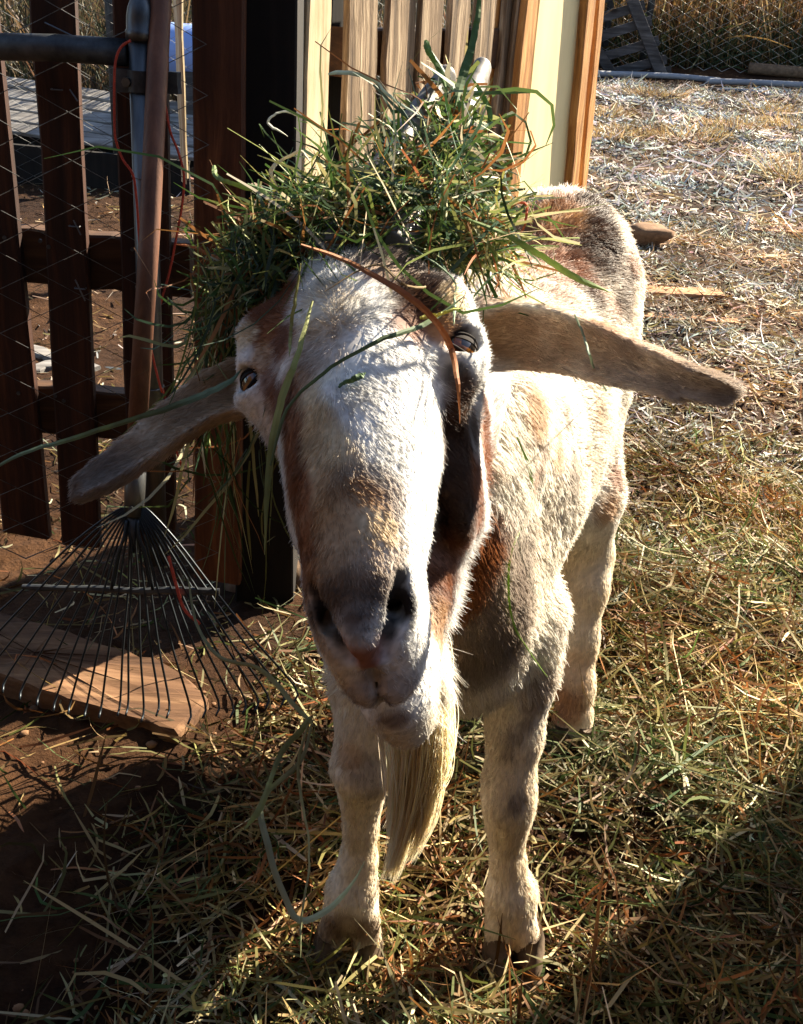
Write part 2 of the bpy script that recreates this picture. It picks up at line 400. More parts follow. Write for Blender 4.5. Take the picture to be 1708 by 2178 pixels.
run_board(wf, (1062, 1073, 1034, 1040), M_orange, seed=28, off=0.03, ybot=700)
run_board(wf, (1102, 1119, 1066, 1082), M_weath, seed=29, off=0.0)
run_board(wf, (1121, 1146, 1083, 1108), M_orange, seed=30, off=-0.014, thick=0.03)
# rails behind the run
for y in (60, 560):
    p, q = PN(735, y, RA-RN*0.021, RN), PN(1120, y+15, RA-RN*0.021, RN); dn = np.array([0, 0, -.07]); q[2] = p[2]
    put("rail", board([q, q+dn, p+dn, p], -RN, 0.03, seed=31, n=10), M_rail, wf)
slat = empty("pale_slat", PN(670, 900, RA, RN)); tag(slat, "narrow pale new wood slat standing right of the black post", "board")
run_board(slat, (655, 707, 641, 692), M_pale, 0.03, seed=32, off=-0.01)
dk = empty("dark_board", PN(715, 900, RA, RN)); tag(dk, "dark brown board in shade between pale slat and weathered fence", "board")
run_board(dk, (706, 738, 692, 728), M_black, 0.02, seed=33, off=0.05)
# cream panel with orange-brown trims
cp = empty("panel_post", PN(1180, 900, RA, RN)); tag(cp, "cream painted panel post with orange brown wooden trims", "post")
run_board(cp, (1148, 1250, 1105, 1219), M_cream, 0.05, seed=40, off=-0.012, name="panel")
run_board(cp, (1251, 1268, 1220, 1236), M_orange, 0.05, seed=41, off=-0.03, name="trim")
run_board(cp, (1276, 1289, 1243, 1254), M_orange, 0.05, seed=42, off=-0.02, name="trim")
run_board(cp, (1268, 1276, 1236, 1243), M_black, 0.03, seed=43, off=0.02, name="gap_strip")

# ================================================================== GOAT
HT, HY, HRL = math.radians(35), math.radians(-9), math.radians(8.5)     # head: nose towards us, turned left, rolled
def rx(t): c, s = math.cos(t), math.sin(t); return np.array([[1, 0, 0], [0, c, -s], [0, s, c]])
def ry(t): c, s = math.cos(t), math.sin(t); return np.array([[c, 0, s], [0, 1, 0], [-s, 0, c]])
def rz(t): c, s = math.cos(t), math.sin(t); return np.array([[c, -s, 0], [s, c, 0], [0, 0, 1]])
CB = np.stack([CR, CU, -F_], 1)                               # camera basis, columns
HR_ = CB @ (rz(HRL) @ ry(HY) @ rx(0))
HR_ = HR_ @ rx(-HT)
# local columns: r = HR_[:,0], a (to muzzle) = -HR_[:,1], n = HR_[:,2]
HA, HRr, HN = -HR_[:, 1], HR_[:, 0], HR_[:, 2]
HO = U(772, 772, 0.668)
SA = 1.10
def H(a, r, n): return HO + (a*SA if a > 0 else a)*HA + r*HRr + n*HN
def toH(P):
    q = P-HO; a = q@HA; return np.where(a > 0, a/SA, a), q@HRr, q@HN
def smin(a, b, k):
    h = np.clip(0.5+0.5*(b-a)/k, 0, 1); return b*(1-h)+a*h-k*h*(1-h)
def smax(a, b, k): return -smin(-a, -b, k)
def rcone(P, a, b, ra, rb):
    a = np.asarray(a); b = np.asarray(b); ba = b-a
    t = np.clip(((P-a)@ba)/np.dot(ba, ba), 0, 1)
    return np.linalg.norm(P-(a+t[..., None]*ba), axis=-1)-(ra+(rb-ra)*t)
def ell(u, v, w, R):
    k0 = np.sqrt((u/R[0])**2+(v/R[1])**2+(w/R[2])**2); k1 = np.sqrt((u/R[0]**2)**2+(v/R[1]**2)**2+(w/R[2]**2)**2)
    return k0*(k0-1)/np.maximum(k1, 1e-6)
def ellw(P, c, R, M):                                          # ellipsoid with axes M columns
    q = (P-np.asarray(c))@M; return ell(q[..., 0], q[..., 1], q[..., 2], R)

LA = np.array([-.085, -.065, -.045, -.02, 0.01, .04, .07, .10, .13, .155, .172, .182])
LT = np.array([.000, .030, .046, .055, .058, .057, .054, .050, .043, .034, .022, .006])
LB = np.array([-.04, -.05, -.055, -.055, -.05, -.045, -.040, -.034, -.028, -.024, -.020, -.010])
LW = np.array([.028, .044, .051, .054, .053, .049, .045, .0395, .0330, .0285, .0245, .016])
JA = np.array([-.05, -.02, .02, .06, .10, .14, .165, .178])
JC = np.array([-.075, -.082, -.083, -.080, -.074, -.069, -.066, -.062])
JW = np.array([.032, .044, .051, .047, .038, .028, .024, .016])
JH = np.array([.030, .038, .036, .030, .025, .020, .018, .010])
def loft(a, r, n, A, C, Hh, W, e=2.3):
    ac = np.clip(a, A[0], A[-1]); c = np.interp(ac, A, C); h = np.interp(ac, A, Hh); w = np.interp(ac, A, W)
    f = (((np.abs(r)/w)**e+(np.abs(n-c)/h)**e)**(1/e)-1)*np.minimum(h, w)
    over = np.abs(a-ac)
    return np.where(over > 0, np.sqrt(np.maximum(f, 0)**2+over**2)+np.minimum(f, 0), f)
def sd_head(P):
    a, r, n = toH(P); s = np.abs(r)
    d = loft(a, r, n, LA, (LT+LB)/2, (LT-LB)/2, LW, 2.25)
    d = smin(d, loft(a, r, n, JA, JC, JH, JW, 2.1), 0.022)
    E = lambda ca, cr, cn, R: ell(a-ca, s-cr, n-cn, R)
    d = smin(d, E(.010, .0555, .009, (.028, .022, .025)), 0.014)      # orbit
    d = smin(d, E(-.012, .051, .026, (.021, .021, .014)), 0.012)      # brow
    d = smin(d, E(.032, .052, -.004, (.016, .010, .016)), 0.010)      # under the eye
    d = smin(d, E(.035, .046, -.052, (.060, .016, .036)), 0.016)       # cheek
    d = smin(d, E(-.07, .0, -.02, (.03, .04, .045)), 0.02)          # poll
    d = smin(d, E(.158, .015, -.014, (.027, .0155, .022)), 0.010)      # side of the muzzle
    d = smin(d, E(.176, .004, -.027, (.0205, .0185, .0185)), 0.010)    # upper lip, split
    d = smin(d, E(.168, .0, .006, (.020, .0135, .018)), 0.008)          # nose pad
    d = smin(d, E(.150, .0215, .006, (.018, .0085, .014)), 0.007)       # outer rim of the nostril
    d = smin(d, E(.1740, .0, -.0670, (.0215, .0215, .0180)), 0.006)      # lower lip
    d = smin(d, E(.158, .0, -.092, (.036, .0225, .031)), 0.014)        # chin
    return d
def sd_head_cut(P):
    a, r, n = toH(P); s = np.abs(r); Q = np.stack([a, s, n], -1)
    c = rcone(Q, (.153, .0230, .0225), (.167, .0185, .0150), .0028, .0054)
    c = np.minimum(c, rcone(Q, (.167, .0185, .0150), (.183, .0082, .0020), .0054, .0042))
    c = np.minimum(c, rcone(Q, (.168, .0172, .010), (.152, .014, -.002), .0055, .005))
    c = np.minimum(c, ell(a-.1925, r, n+.022, (.0125, .0009, .020)))          # philtrum
    c = np.minimum(c, ell(a-.190, r, n+.0485-0.14*np.abs(r), (.018, .026, .0013)))    # mouth line
    e = EYE
    u = (s-e[1])*.79+(n-e[2])*.61; v = (s-e[1])*.61-(n-e[2])*.79
    c2 = ell(a-e[0]+.35*v, v, u-.013, (.0072, .0135, .016))
    return c, c2
EYE = (.0165, .0575, .0150)
# ---- ears: bent leaf along a path with its own width direction
def ear_data(path, widths, thick, front):
    P = bez(path, 30); n = len(P); t = np.linspace(0, 1, n)
    W = np.interp(t, np.linspace(0, 1, len(widths)), widths); T = nrm(np.gradient(P, axis=0))
    fr = nrm(np.asarray(front)[None]-T*(T@np.asarray(front))[:, None]); wd = np.cross(T, fr)
    return P, W, T, fr, wd, np.interp(t, [0, .3, 1], [thick*1.25, thick, thick*0.8])
def sd_ear(Q, E):
    P, W, T, fr, wd, th = E; sh = Q.shape[:-1]; q = Q.reshape(-1, 3)
    best = np.full(len(q), 9.0)
    for i in range(len(P)):
        v = q-P[i]; t = v@T[i]; w = v@wd[i]; f = v@fr[i]
        f2 = f-2.6*(np.abs(w)/W[i])**2*th[i]*0.62+0.35*th[i]                  # cupped towards the front
        step = 0.004
        d = (np.sqrt((w/W[i])**2+(f2/th[i])**2+(t/(W[i]*0.9))**2)-1)*th[i]
        best = np.minimum(best, d)
    return best.reshape(sh)
dR = U(1040, 700, .715)
EAR_R = ear_data([U(1010, 705, .715), U(1120, 702, .705), U(1230, 726, .685), U(1350, 768, .66), U(1460, 806, .64), U(1545, 828, .63)],
                 [.024, .0235, .0215, .0185, .0150, .0115, .0080], .0105, nrm(-F_*0.9-CU*0.45+CR*0.1))
EAR_L = ear_data([U(520, 838, .70), U(450, 862, .695), U(385, 905, .685), U(300, 968, .67), U(225, 1018, .66), U(182, 1042, .655)],
                 [.020, .0185, .0165, .0142, .0122, .0104, .0080], .0092, nrm(-F_*0.9+CU*0.35-CR*0.2))
# ---- trunk and legs
BX = nrm(np.array([.962, -.27, 0.0])); BY = nrm(np.array([.27, .962, 0.0])); BZ = np.array([0, 0, 1.0])
BM = np.stack([BX, BY, BZ], 1)
YFL = 0.0
foot = {}
FLg = G(1086, 2012); FRg = G(742, 2004)                         # front feet on the ground (image right, image left)
HLg = G(1212, 1556); HRg = np.array([HLg[0]-0.115, HLg[1]+0.03, 0.0])
def PYz(x, y, ref, dy=0.0): return PY(x, y, ref[1]+dy)
LEGS = []
Lr = FLg; fl = [(PYz(1105, 1310, Lr, .03), .046), (PYz(1104, 1450, Lr, .02), .032), (PYz(1094, 1560, Lr, .01), .0245), (PYz(1084, 1650, Lr, 0), .0215),
                (PYz(1082, 1705, Lr, -.006), .0225), (PYz(1080, 1740, Lr, -.002), .0175), (PYz(1079, 1775, Lr, 0), .0135), (PYz(1080, 1830, Lr, 0), .0140), (PYz(1087, 1905, Lr, -.005), .0235), (PYz(1087, 1950, Lr, -.010), .022)]
Lr = FRg; fr_ = [(PYz(800, 1330, Lr, .05), .05), (PYz(790, 1460, Lr, .02), .036), (PYz(778, 1540, Lr, .005), .0245), (PYz(772, 1635, Lr, -.006), .0275),
                 (PYz(768, 1700, Lr, 0), .0175), (PYz(767, 1760, Lr, 0), .0135), (PYz(762, 1825, Lr, 0), .0155), (PYz(748, 1895, Lr, -.005), .0235), (PYz(748, 1935, Lr, -.010), .024)]
LEGS += [fl, fr_]
def hind(g):
    return [(g+np.array([-.055, .16, .42]), .09), (g+np.array([-.028, .08, .33]), .058), (g+np.array([.0, .09, .235]), .038), (g+np.array([.005, .065, .20]), .028),
            (g+np.array([.005, .035, .13]), .0195), (g+np.array([.0, .012, .07]), .024), (g+np.array([.0, 0, .035]), .024)]
LEGS += [hind(HLg), hind(HRg)]
TOES = []
for g, sp in ((FLg, .017), (FRg, .0215), (HLg, .017), (HRg, .017)):
    base = LEGS[len(TOES)//2][-1][0]
    for s in (-1, 1):
        TOES.append((base+np.array([s*sp*0.6, -.006, 0]), np.array([g[0]+s*sp, g[1]-.022, .020]), .0175, .0150))
NECK0 = H(-.035, 0, -.055); 
def trunk_prims():
    L = []
    c1 = np.array([.045, .95, .50]); c2 = np.array([.108, 1.20, .485]); c3 = np.array([.185, 1.43, .545])
    L.append((lambda P: ellw(P, c1, (.098, .17, .180), BM), c1, .30, .05))
    L.append((lambda P: ellw(P, c2, (.130, .27, .188), BM), c2, .36, .06))
    L.append((lambda P: ellw(P, c3, (.118, .17, .175), BM), c3, .30, .06))
    L.append((lambda P: rcone(P, c3+np.array([0, .02, .06]), c3+np.array([.03, .15, .07]), .09, .05), c3, .34, .05))
    m = (NECK0+c1)/2+np.array([0, -.02, .03])
    L.append((lambda P: rcone(P, NECK0, m, .060, .080), NECK0, .36, .04))
    L.append((lambda P: rcone(P, m, c1+np.array([0, 0, .04]), .080, .125), m, .36, .06))
    t0 = H(.01, 0.004, -.095); t1 = np.array([.06, .87, .40])
    L.append((lambda P: rcone(P, t0, t1, .048, .074), (t0+t1)/2, .40, .05))          # throat to brisket
    for leg in LEGS:
        for (p, r), (q, s) in zip(leg[:-1], leg[1:]):
            L.append((lambda P, p=p, q=q, r=r, s=s: rcone(P, p, q, r, s), (p+q)/2, np.linalg.norm(p-q)/2+max(r, s)+.05, .022 if max(r, s) < .05 else .045))
    for a, b, r, s in TOES:
        L.append((lambda P, a=a, b=b, r=r, s=s: rcone(P, a, b, r, s), (a+b)/2, .10, .006))
    return L
TR = trunk_prims()
def surface(nodes_x, nodes_y, nodes_z):
    gx, gy, gz_ = nodes_x, nodes_y, nodes_z
    Fd = np.full((len(gx), len(gy), len(gz_)), 1.0, np.float32)
    def window(c, R):
        s = []
        for g, k in ((gx, 0), (gy, 1), (gz_, 2)):
            lo = max(0, np.searchsorted(g, c[k]-R)-1); hi = min(len(g), np.searchsorted(g, c[k]+R)+1); s.append(slice(lo, hi))
        return tuple(s)
    def pts(s):
        return np.stack(np.meshgrid(gx[s[0]], gy[s[1]], gz_[s[2]], indexing='ij'), -1)
    for f, c, R, k in TR:
        s = window(c, R); P = pts(s)
        if P.size: Fd[s] = smin(Fd[s], f(P), k)
    s = window(H(.04, 0, -.02), .185); P = pts(s)
    Fd[s] = smin(Fd[s], sd_head(P), .022)
    for E in (EAR_R, EAR_L):
        c = E[0].mean(0); lo = E[0].min(0)-.05; hi = E[0].max(0)+.05
        s = tuple(slice(max(0, np.searchsorted(g, lo[k])-1), min(len(g), np.searchsorted(g, hi[k])+1)) for g, k in ((gx, 0), (gy, 1), (gz_, 2)))
        Fd[s] = smin(Fd[s], sd_ear(pts(s), E), .012)
    s = window(H(.08, 0, 0), .14); P = pts(s); c, c2 = sd_head_cut(P)
    Fd[s] = smax(Fd[s], -c, .004); Fd[s] = smax(Fd[s], -c2, .003)
    # ---- surface nets
    S = Fd < 0
    nx, ny, nz = S.shape
    corner = [(i, j, k) for i in (0, 1) for j in (0, 1) for k in (0, 1)]
    cnt = np.zeros((nx-1, ny-1, nz-1), np.int8)
    for i, j, k in corner: cnt += S[i:nx-1+i, j:ny-1+j, k:nz-1+k]
    act = (cnt > 0) & (cnt < 8); I, J, K = np.nonzero(act); m = len(I)
    idx = np.full(act.shape, -1, np.int32); idx[I, J, K] = np.arange(m)
    acc = np.zeros((m, 3)); num = np.zeros(m)
    for ax in range(3):
        for u in (0, 1):
            for v in (0, 1):
                o = [0, 0, 0]; oth = [q for q in range(3) if q != ax]; o[oth[0]] = u; o[oth[1]] = v
                A = (I+o[0], J+o[1], K+o[2]); o2 = list(o); o2[ax] = 1; B = (I+o2[0], J+o2[1], K+o2[2])
                fa, fb = Fd[A], Fd[B]; x = (fa < 0) != (fb < 0); t = np.where(x, fa/np.where(x, fa-fb, 1), 0)
                pa = np.stack([gx[A[0]], gy[A[1]], gz_[A[2]]], 1); pb = np.stack([gx[B[0]], gy[B[1]], gz_[B[2]]], 1)
                acc += np.where(x[:, None], pa+(pb-pa)*t[:, None], 0); num += x
    V = acc/num[:, None]
    Q = []
    for ax in range(3):
        a = [slice(None)]*3; b = [slice(None)]*3; a[ax] = slice(0, -1); b[ax] = slice(1, None)
        sa, sb = S[tuple(a)], S[tuple(b)]; ch = sa != sb
        oth = [q for q in range(3) if q != ax]
        g = list(np.nonzero(ch)); ok = (g[oth[0]] > 0) & (g[oth[1]] > 0) & (g[oth[0]] < S.shape[oth[0]]-1) & (g[oth[1]] < S.shape[oth[1]]-1)
        g = [q[ok] for q in g]; flip = sa[tuple(g)]
        def at(u, v):
            c = [q.copy() for q in g]; c[oth[0]] = c[oth[0]]-u; c[oth[1]] = c[oth[1]]-v; return idx[tuple(c)]
        q = np.stack([at(1, 1), at(0, 1), at(0, 0), at(1, 0)], 1)
        fl_ = flip if ax != 1 else ~flip
        q = np.where(fl_[:, None], q, q[:, ::-1]); Q.append(q)
    Q = np.concatenate(Q); Q = Q[(Q >= 0).all(1)]
    return V, Q
hm = 0.0026
gx = np.concatenate([np.arange(-.27, .24, hm), np.arange(.241, .42, .006)])
hy0, hy1 = HO[1]-.20, HO[1]+.16
gy = np.concatenate([np.arange(hy0, hy1, hm), np.arange(hy1+.001, 1.70, .0065)])
gzz = np.concatenate([np.arange(-.02, HO[2]-.30, .0055), np.arange(HO[2]-.299, HO[2]+.16, hm), np.arange(HO[2]+.161, .86, .006)])
GV, GQ = surface(gx, gy, gzz)
# one pass of smoothing removes grid steps
for it in range(2):
    s = np.zeros_like(GV); c = np.zeros(len(GV))
    for k in range(4):
        np.add.at(s, GQ[:, k], GV[GQ[:, (k+1) % 4]]); np.add.at(c, GQ[:, k], 1)
        np.add.at(s, GQ[:, k], GV[GQ[:, (k+3) % 4]]); np.add.at(c, GQ[:, k], 1)
    GV = GV*0.5+0.5*s/np.maximum(c, 1)[:, None]
fn = np.cross(GV[GQ[:, 2]]-GV[GQ[:, 0]], GV[GQ[:, 3]]-GV[GQ[:, 1]])
GN = np.zeros_like(GV)
for k in range(4): np.add.at(GN, GQ[:, k], fn)
GN = nrm(GN)
ctr = np.array([.12, 1.2, .48])
if np.sum(fn[:2000]*0) == 0 and np.mean(np.sum(GN*(GV-ctr), 1)[np.abs(GV[:, 1]-1.2) < .15]) < 0:
    GQ = GQ[:, ::-1].copy(); GN = -GN
GBVH = BVHTree.FromPolygons([tuple(v) for v in GV], [tuple(q) for q in GQ])
def hit(x, y):
    r = ray(x, y); loc, no, i, d = GBVH.ray_cast(Vector(CP), Vector(nrm(r)))
    return None if loc is None else np.array(loc)

# ---- coat colours: patches of fur, each with a place and a size on the animal
WHITE = (.85, .84, .82); CREAM = (.72, .58, .38); TAN = (.47, .27, .12); BROWN = (.25, .088, .030); DKB = (.070, .032, .016); GREY = (.28, .22, .18); BLK = (.022, .016, .014)
PINK = (.34, .16, .12)
def vnoise(P, f, seed):
    r = np.random.default_rng(seed); out = np.zeros(len(P))
    for k in range(5):
        d = r.normal(size=3)*f*(1.6**k*0.6); out += np.sin(P@d+r.uniform(0, 6.28))/(1.35**k)
    return out/2.2
PATCH = []      # (x, y on the photo, radius in m, colour, strength)
def patch(x, y, R, col, s=1.0):
    p = hit(x, y)
    if p is not None: PATCH.append((p, R, np.array(col), s))
# body
for a in [(1140, 470, .05, TAN, .9), (1180, 500, .055, BROWN, .8), (1210, 450, .04, TAN, .9), (1130, 560, .05, BROWN, .75), (1100, 440, .03, GREY, .6), (1170, 600, .04, BROWN, .6), (1200, 430, .03, BROWN, .6),
          (1265, 435, .032, DKB, 1), (1278, 490, .034, DKB, 1), (1262, 545, .034, DKB, 1), (1240, 600, .030, BROWN, .9), (1255, 640, .026, DKB, .8), (1215, 570, .03, BROWN, .8),
          (1330, 590, .026, GREY, .8), (1325, 640, .024, GREY, .8), (1345, 560, .02, BROWN, .6), (1300, 660, .02, BROWN, .6),
          (1310, 1010, .022, BROWN, .7), (1320, 960, .02, BROWN, .6), (1290, 1080, .022, TAN, .7),
          (1200, 880, .02, GREY, .5), (1215, 1010, .02, GREY, .45), (1130, 870, .022, TAN, .6), (1140, 1000, .024, BROWN, .55), (1270, 880, .018, TAN, .5), (1250, 960, .018, TAN, .5), (1180, 950, .016, TAN, .5), (1285, 700, .02, BROWN, .6),
          # neck and chest
          (1035, 930, .03, BROWN, .6), (1015, 1040, .045, BROWN, .9), (1005, 1130, .045, BROWN, .95), (990, 1220, .045, BROWN, .95), (980, 1300, .035, TAN, .8), (975, 1380, .03, TAN, .7), (1060, 1250, .055, GREY, .75), (1090, 1330, .055, GREY, .8),
          (1110, 1180, .03, GREY, .5), (1060, 1400, .04, DKB, .45), (1010, 1330, .04, GREY, .7),
          (600, 950, .05, BROWN, .95), (610, 1080, .05, BROWN, .95), (625, 1180, .045, BROWN, .9), (640, 1270, .035, TAN, .8),
          # legs
          (1135, 1500, .016, GREY, .8), (1120, 1540, .013, DKB, .55), (1095, 1575, .011, DKB, .5), (1150, 1450, .02, GREY, .7), (1078, 1605, .009, GREY, .6), (1105, 1700, .010, GREY, .75), (1092, 1722, .008, GREY, .7),
          (775, 1640, .02, GREY, .5), (790, 1690, .012, GREY, .5), (745, 1610, .014, TAN, .5), (1180, 1480, .03, TAN, .5), (1200, 1500, .03, BROWN, .7), (1230, 1420, .03, TAN, .5),
          (740, 1975, .024, (.16, .09, .05), .7), (700, 1980, .018, (.16, .09, .05), .7), (785, 1980, .018, (.16, .09, .05), .7)]:
    patch(*a)
for x, y in ((1028, 870), (1032, 930), (1032, 1000), (1026, 1070), (1016, 1140), (1000, 1210), (985, 1280)): patch(x, y, .026, BROWN, .92)
NBODY = len(PATCH)
FP = []
for a in [  # forehead and brows
          (650, 590, .022, WHITE, .8), (700, 660, .022, CREAM, .6), (680, 730, .022, TAN, .45), (590, 640, .020, BROWN, 1), (570, 690, .018, BROWN, 1), (545, 650, .020, BROWN, 1), (620, 590, .016, TAN, .8), (605, 720, .014, BROWN, .9),
          (520, 715, .010, CREAM, .9), (556, 765, .011, TAN, .8), (625, 830, .016, TAN, .6), (590, 860, .014, BROWN, .85), (575, 810, .010, BROWN, .7),
          (840, 590, .020, (.16, .09, .055), .85), (885, 620, .024, DKB, .85), (820, 555, .024, (.20, .12, .07), .85), (915, 660, .020, DKB, .85), (865, 685, .016, BROWN, .8), (920, 570, .024, BROWN, .85), (870, 650, .016, DKB, .7), (790, 620, .011, WHITE, .9), (760, 660, .010, WHITE, .7),
          (968, 630, .010, CREAM, .95), (1015, 640, .013, BROWN, .85), (940, 700, .010, TAN, .7), (1040, 700, .010, WHITE, .9), (1030, 775, .013, WHITE, .95), (955, 775, .010, GREY, .6), (972, 800, .008, BLK, .85),
          # nose
          (640, 900, .018, CREAM, .9), (665, 1000, .022, (.66, .44, .22), .75), (660, 930, .02, (.72, .52, .28), .7), (668, 1100, .020, CREAM, .9), (700, 1150, .018, TAN, .85), (690, 1220, .018, (.46, .28, .14), .8), (700, 960, .016, CREAM, .6), (720, 1060, .016, TAN, .6),
          (790, 1040, .016, (.42, .35, .29), .7), (820, 1060, .011, GREY, .6), (745, 1090, .016, TAN, .7), (765, 1160, .022, (.60, .43, .27), .55), (800, 1118, .009, (.75, .62, .42), .8), (730, 1210, .020, (.58, .42, .27), .55), (795, 1225, .014, (.52, .43, .35), .5),
          (690, 1290, .016, TAN, .7), (700, 1370, .014, (.60, .44, .27), .7), (715, 1440, .012, CREAM, .7),
          # cheeks
          (985, 850, .014, DKB, .9), (970, 890, .018, DKB, 1), (985, 960, .024, DKB, 1), (965, 960, .018, DKB, 1), (975, 1040, .024, DKB, 1), (955, 1040, .016, DKB, 1), (960, 1120, .020, DKB, 1), (1020, 1120, .020, BROWN, .95), (1028, 870, .014, BROWN, .9), (1032, 940, .016, BROWN, .9), (1030, 1010, .016, BROWN, .9), (1022, 1080, .016, BROWN, .9), (1008, 1150, .016, BROWN, .9), (945, 1190, .02, BROWN, .9), (940, 1250, .018, BROWN, .85), (938, 1320, .018, TAN, .8), (1015, 1010, .018, BROWN, .9), (1005, 900, .014, DKB, .9),
          (622, 900, .010, BROWN, .9), (622, 950, .010, BROWN, .9), (628, 1000, .010, BROWN, .9), (634, 1050, .010, BROWN, .9), (642, 1110, .010, BROWN, .85), (650, 1170, .010, BROWN, .8), (660, 1230, .010, (.40, .2, .09), .8), (610, 850, .012, BROWN, .9)]:
    p = hit(a[0], a[1])
    if p is not None: FP.append((p, a[2], a[3], a[4]))
HP = []         # muzzle: (a, r, n, radius, colour, strength)
for a in [(.160, .012, .026, .008, (.14, .09, .065), .7), (.160, -.012, .026, .008, (.14, .09, .065), .7), (.168, .0, .025, .012, DKB, .75), (.158, 0, .031, .010, (.26, .18, .13), .6), (.0175, .067, .0225, .0085, BLK, .85), (.0175, -.067, .0225, .0085, BLK, .85),
          (.165, .018, .014, .0100, BLK, 1), (.165, -.018, .014, .0100, BLK, 1), (.172, .011, .003, .007, BLK, .9), (.172, -.011, .003, .007, BLK, .9), (.153, .014, .0, .007, BLK, 1), (.153, -.014, .0, .007, BLK, 1),
          (.153, .0215, .020, .0055, BLK, .9), (.153, -.0215, .020, .0055, BLK, .9),
          (.176, 0, .018, .009, DKB, .6), (.184, .0, .005, .0115, PINK, 1), (.178, .007, .012, .005, PINK, .6), (.178, -.007, .012, .005, PINK, .6),
          (.192, 0, -.010, .008, (.16, .10, .08), .6), (.19, .009, -.022, .011, (.42, .33, .28), .65), (.19, -.009, -.022, .011, (.42, .33, .28), .65), (.196, 0, -.025, .005, DKB, .6), (.196, .008, -.040, .007, (.70, .62, .54), .9), (.196, -.008, -.040, .007, (.70, .62, .54), .9), (.190, .018, -.038, .008, (.70, .60, .5), .8), (.190, -.018, -.038, .008, (.70, .60, .5), .8),
          (.17, 0, -.095, .035, (.76, .66, .50), .8), (.197, 0, -.058, .008, (.14, .08, .06), .75), (.194, .008, -.057, .005, (.2, .12, .09), .6), (.194, -.008, -.057, .005, (.2, .12, .09), .6)]:
    HP.append(a)
EARB = []
for E, lst in ((EAR_R, [(0, .9, (.40, .22, .11)), (4, .9, (.44, .26, .13)), (8, .75, (.62, .42, .27)), (12, .6, (.68, .50, .34)), (16, .5, (.62, .48, .36)), (20, .5, (.58, .45, .35)), (24, .6, (.50, .38, .29)), (27, .7, (.34, .26, .20))]), (EAR_L, [(0, .8, (.52, .37, .23)), (4, .8, (.55, .40, .25)), (8, .8, (.58, .43, .28)), (12, .8, (.44, .30, .19)), (16, .7, (.55, .40, .26)), (20, .8, (.42, .29, .19)), (24, .8, (.34, .26, .21)), (28, .8, (.30, .24, .20))])):
    for i, s, c in lst: EARB.append((E[0][min(i, len(E[0])-1)]+E[3][0]*.006, .025, np.array(c), s))
def blend(col, d2, R, c, s, nz, edge=0.55):
    w = np.clip((1.25-np.sqrt(d2)/R+nz)/edge, 0, 1)*s
    return col*(1-w[:, None])+np.asarray(c)*w[:, None]
def coat_color(P):
    n1 = vnoise(P, 70, 1)*0.22+vnoise(P, 200, 2)*0.12
    col = np.tile(np.array(CREAM)*0.45+np.array(WHITE)*0.55, (len(P), 1)); k = np.clip(0.5+vnoise(P, 18, 3)*0.5, 0, 1)[:, None]
    col = col*(1-k*.35)+np.array(WHITE)*k*.35
    back = np.clip((P[:, 2]-.60)/.08, 0, 1)*np.clip((P[:, 1]-.9)/.1, 0, 1)*(0.5+0.5*vnoise(P, 12, 5)) ; back = np.clip(back, 0, 1)[:, None]
    col = col*(1-.45*back)+np.array(TAN)*.45*back
    lg = np.clip((.33-P[:, 2])/.08, 0, 1)[:, None]; col = col*(1-.65*lg)+np.array((.76, .63, .45))*.65*lg
    for p, R, c, s in PATCH: col = blend(col, ((P-p)**2).sum(1), R, c, s, n1)
    a, r, n = toH(P); hd = np.clip((.085-np.abs(r))/.008, 0, 1)*np.clip((n+.110)/.02, 0, 1)*np.clip((a+.12)/.03, 0, 1)*np.clip((.22-a)/.01, 0, 1)
    hc = np.tile(np.array(WHITE), (len(P), 1)); q = np.stack([a, r, n], 1)
    for p, R, c, s in FP: hc = blend(hc, ((P-p)**2).sum(1), R, c, s, n1)
    for ca, cr, cn, R, c, s in HP: hc = blend(hc, ((q-np.array([ca, cr, cn]))**2).sum(1), R, c, s, n1)
    col = col*(1-hd[:, None])+hc*hd[:, None]
    for p, R, c, s in EARB: col = blend(col, ((P-p)**2).sum(1), R, c, s, n1)
    return np.clip(col, 0.008, .9)

goat = empty("goat", (0.05, 0.95, 0.0))
tag(goat, "white and brown bearded goat facing the camera, hay heaped on its head", "goat")
M_skin, n_, l_, b_ = new_mat("goat_skin")
at = n_.new("ShaderNodeAttribute"); at.attribute_name = "Col"; l_.new(at.outputs["Color"], b_.inputs["Base Color"])
b_.inputs["Roughness"].default_value = 0.75; b_.inputs["Specular IOR Level"].default_value = 0.2
skin_col = coat_color(GV)*(0.82+.12*rng.normal(size=(len(GV), 1)).clip(-1.5, 1.5))
body = mesh_np("body", GV, GQ.astype(np.int32), M_skin, goat, True, skin_col)

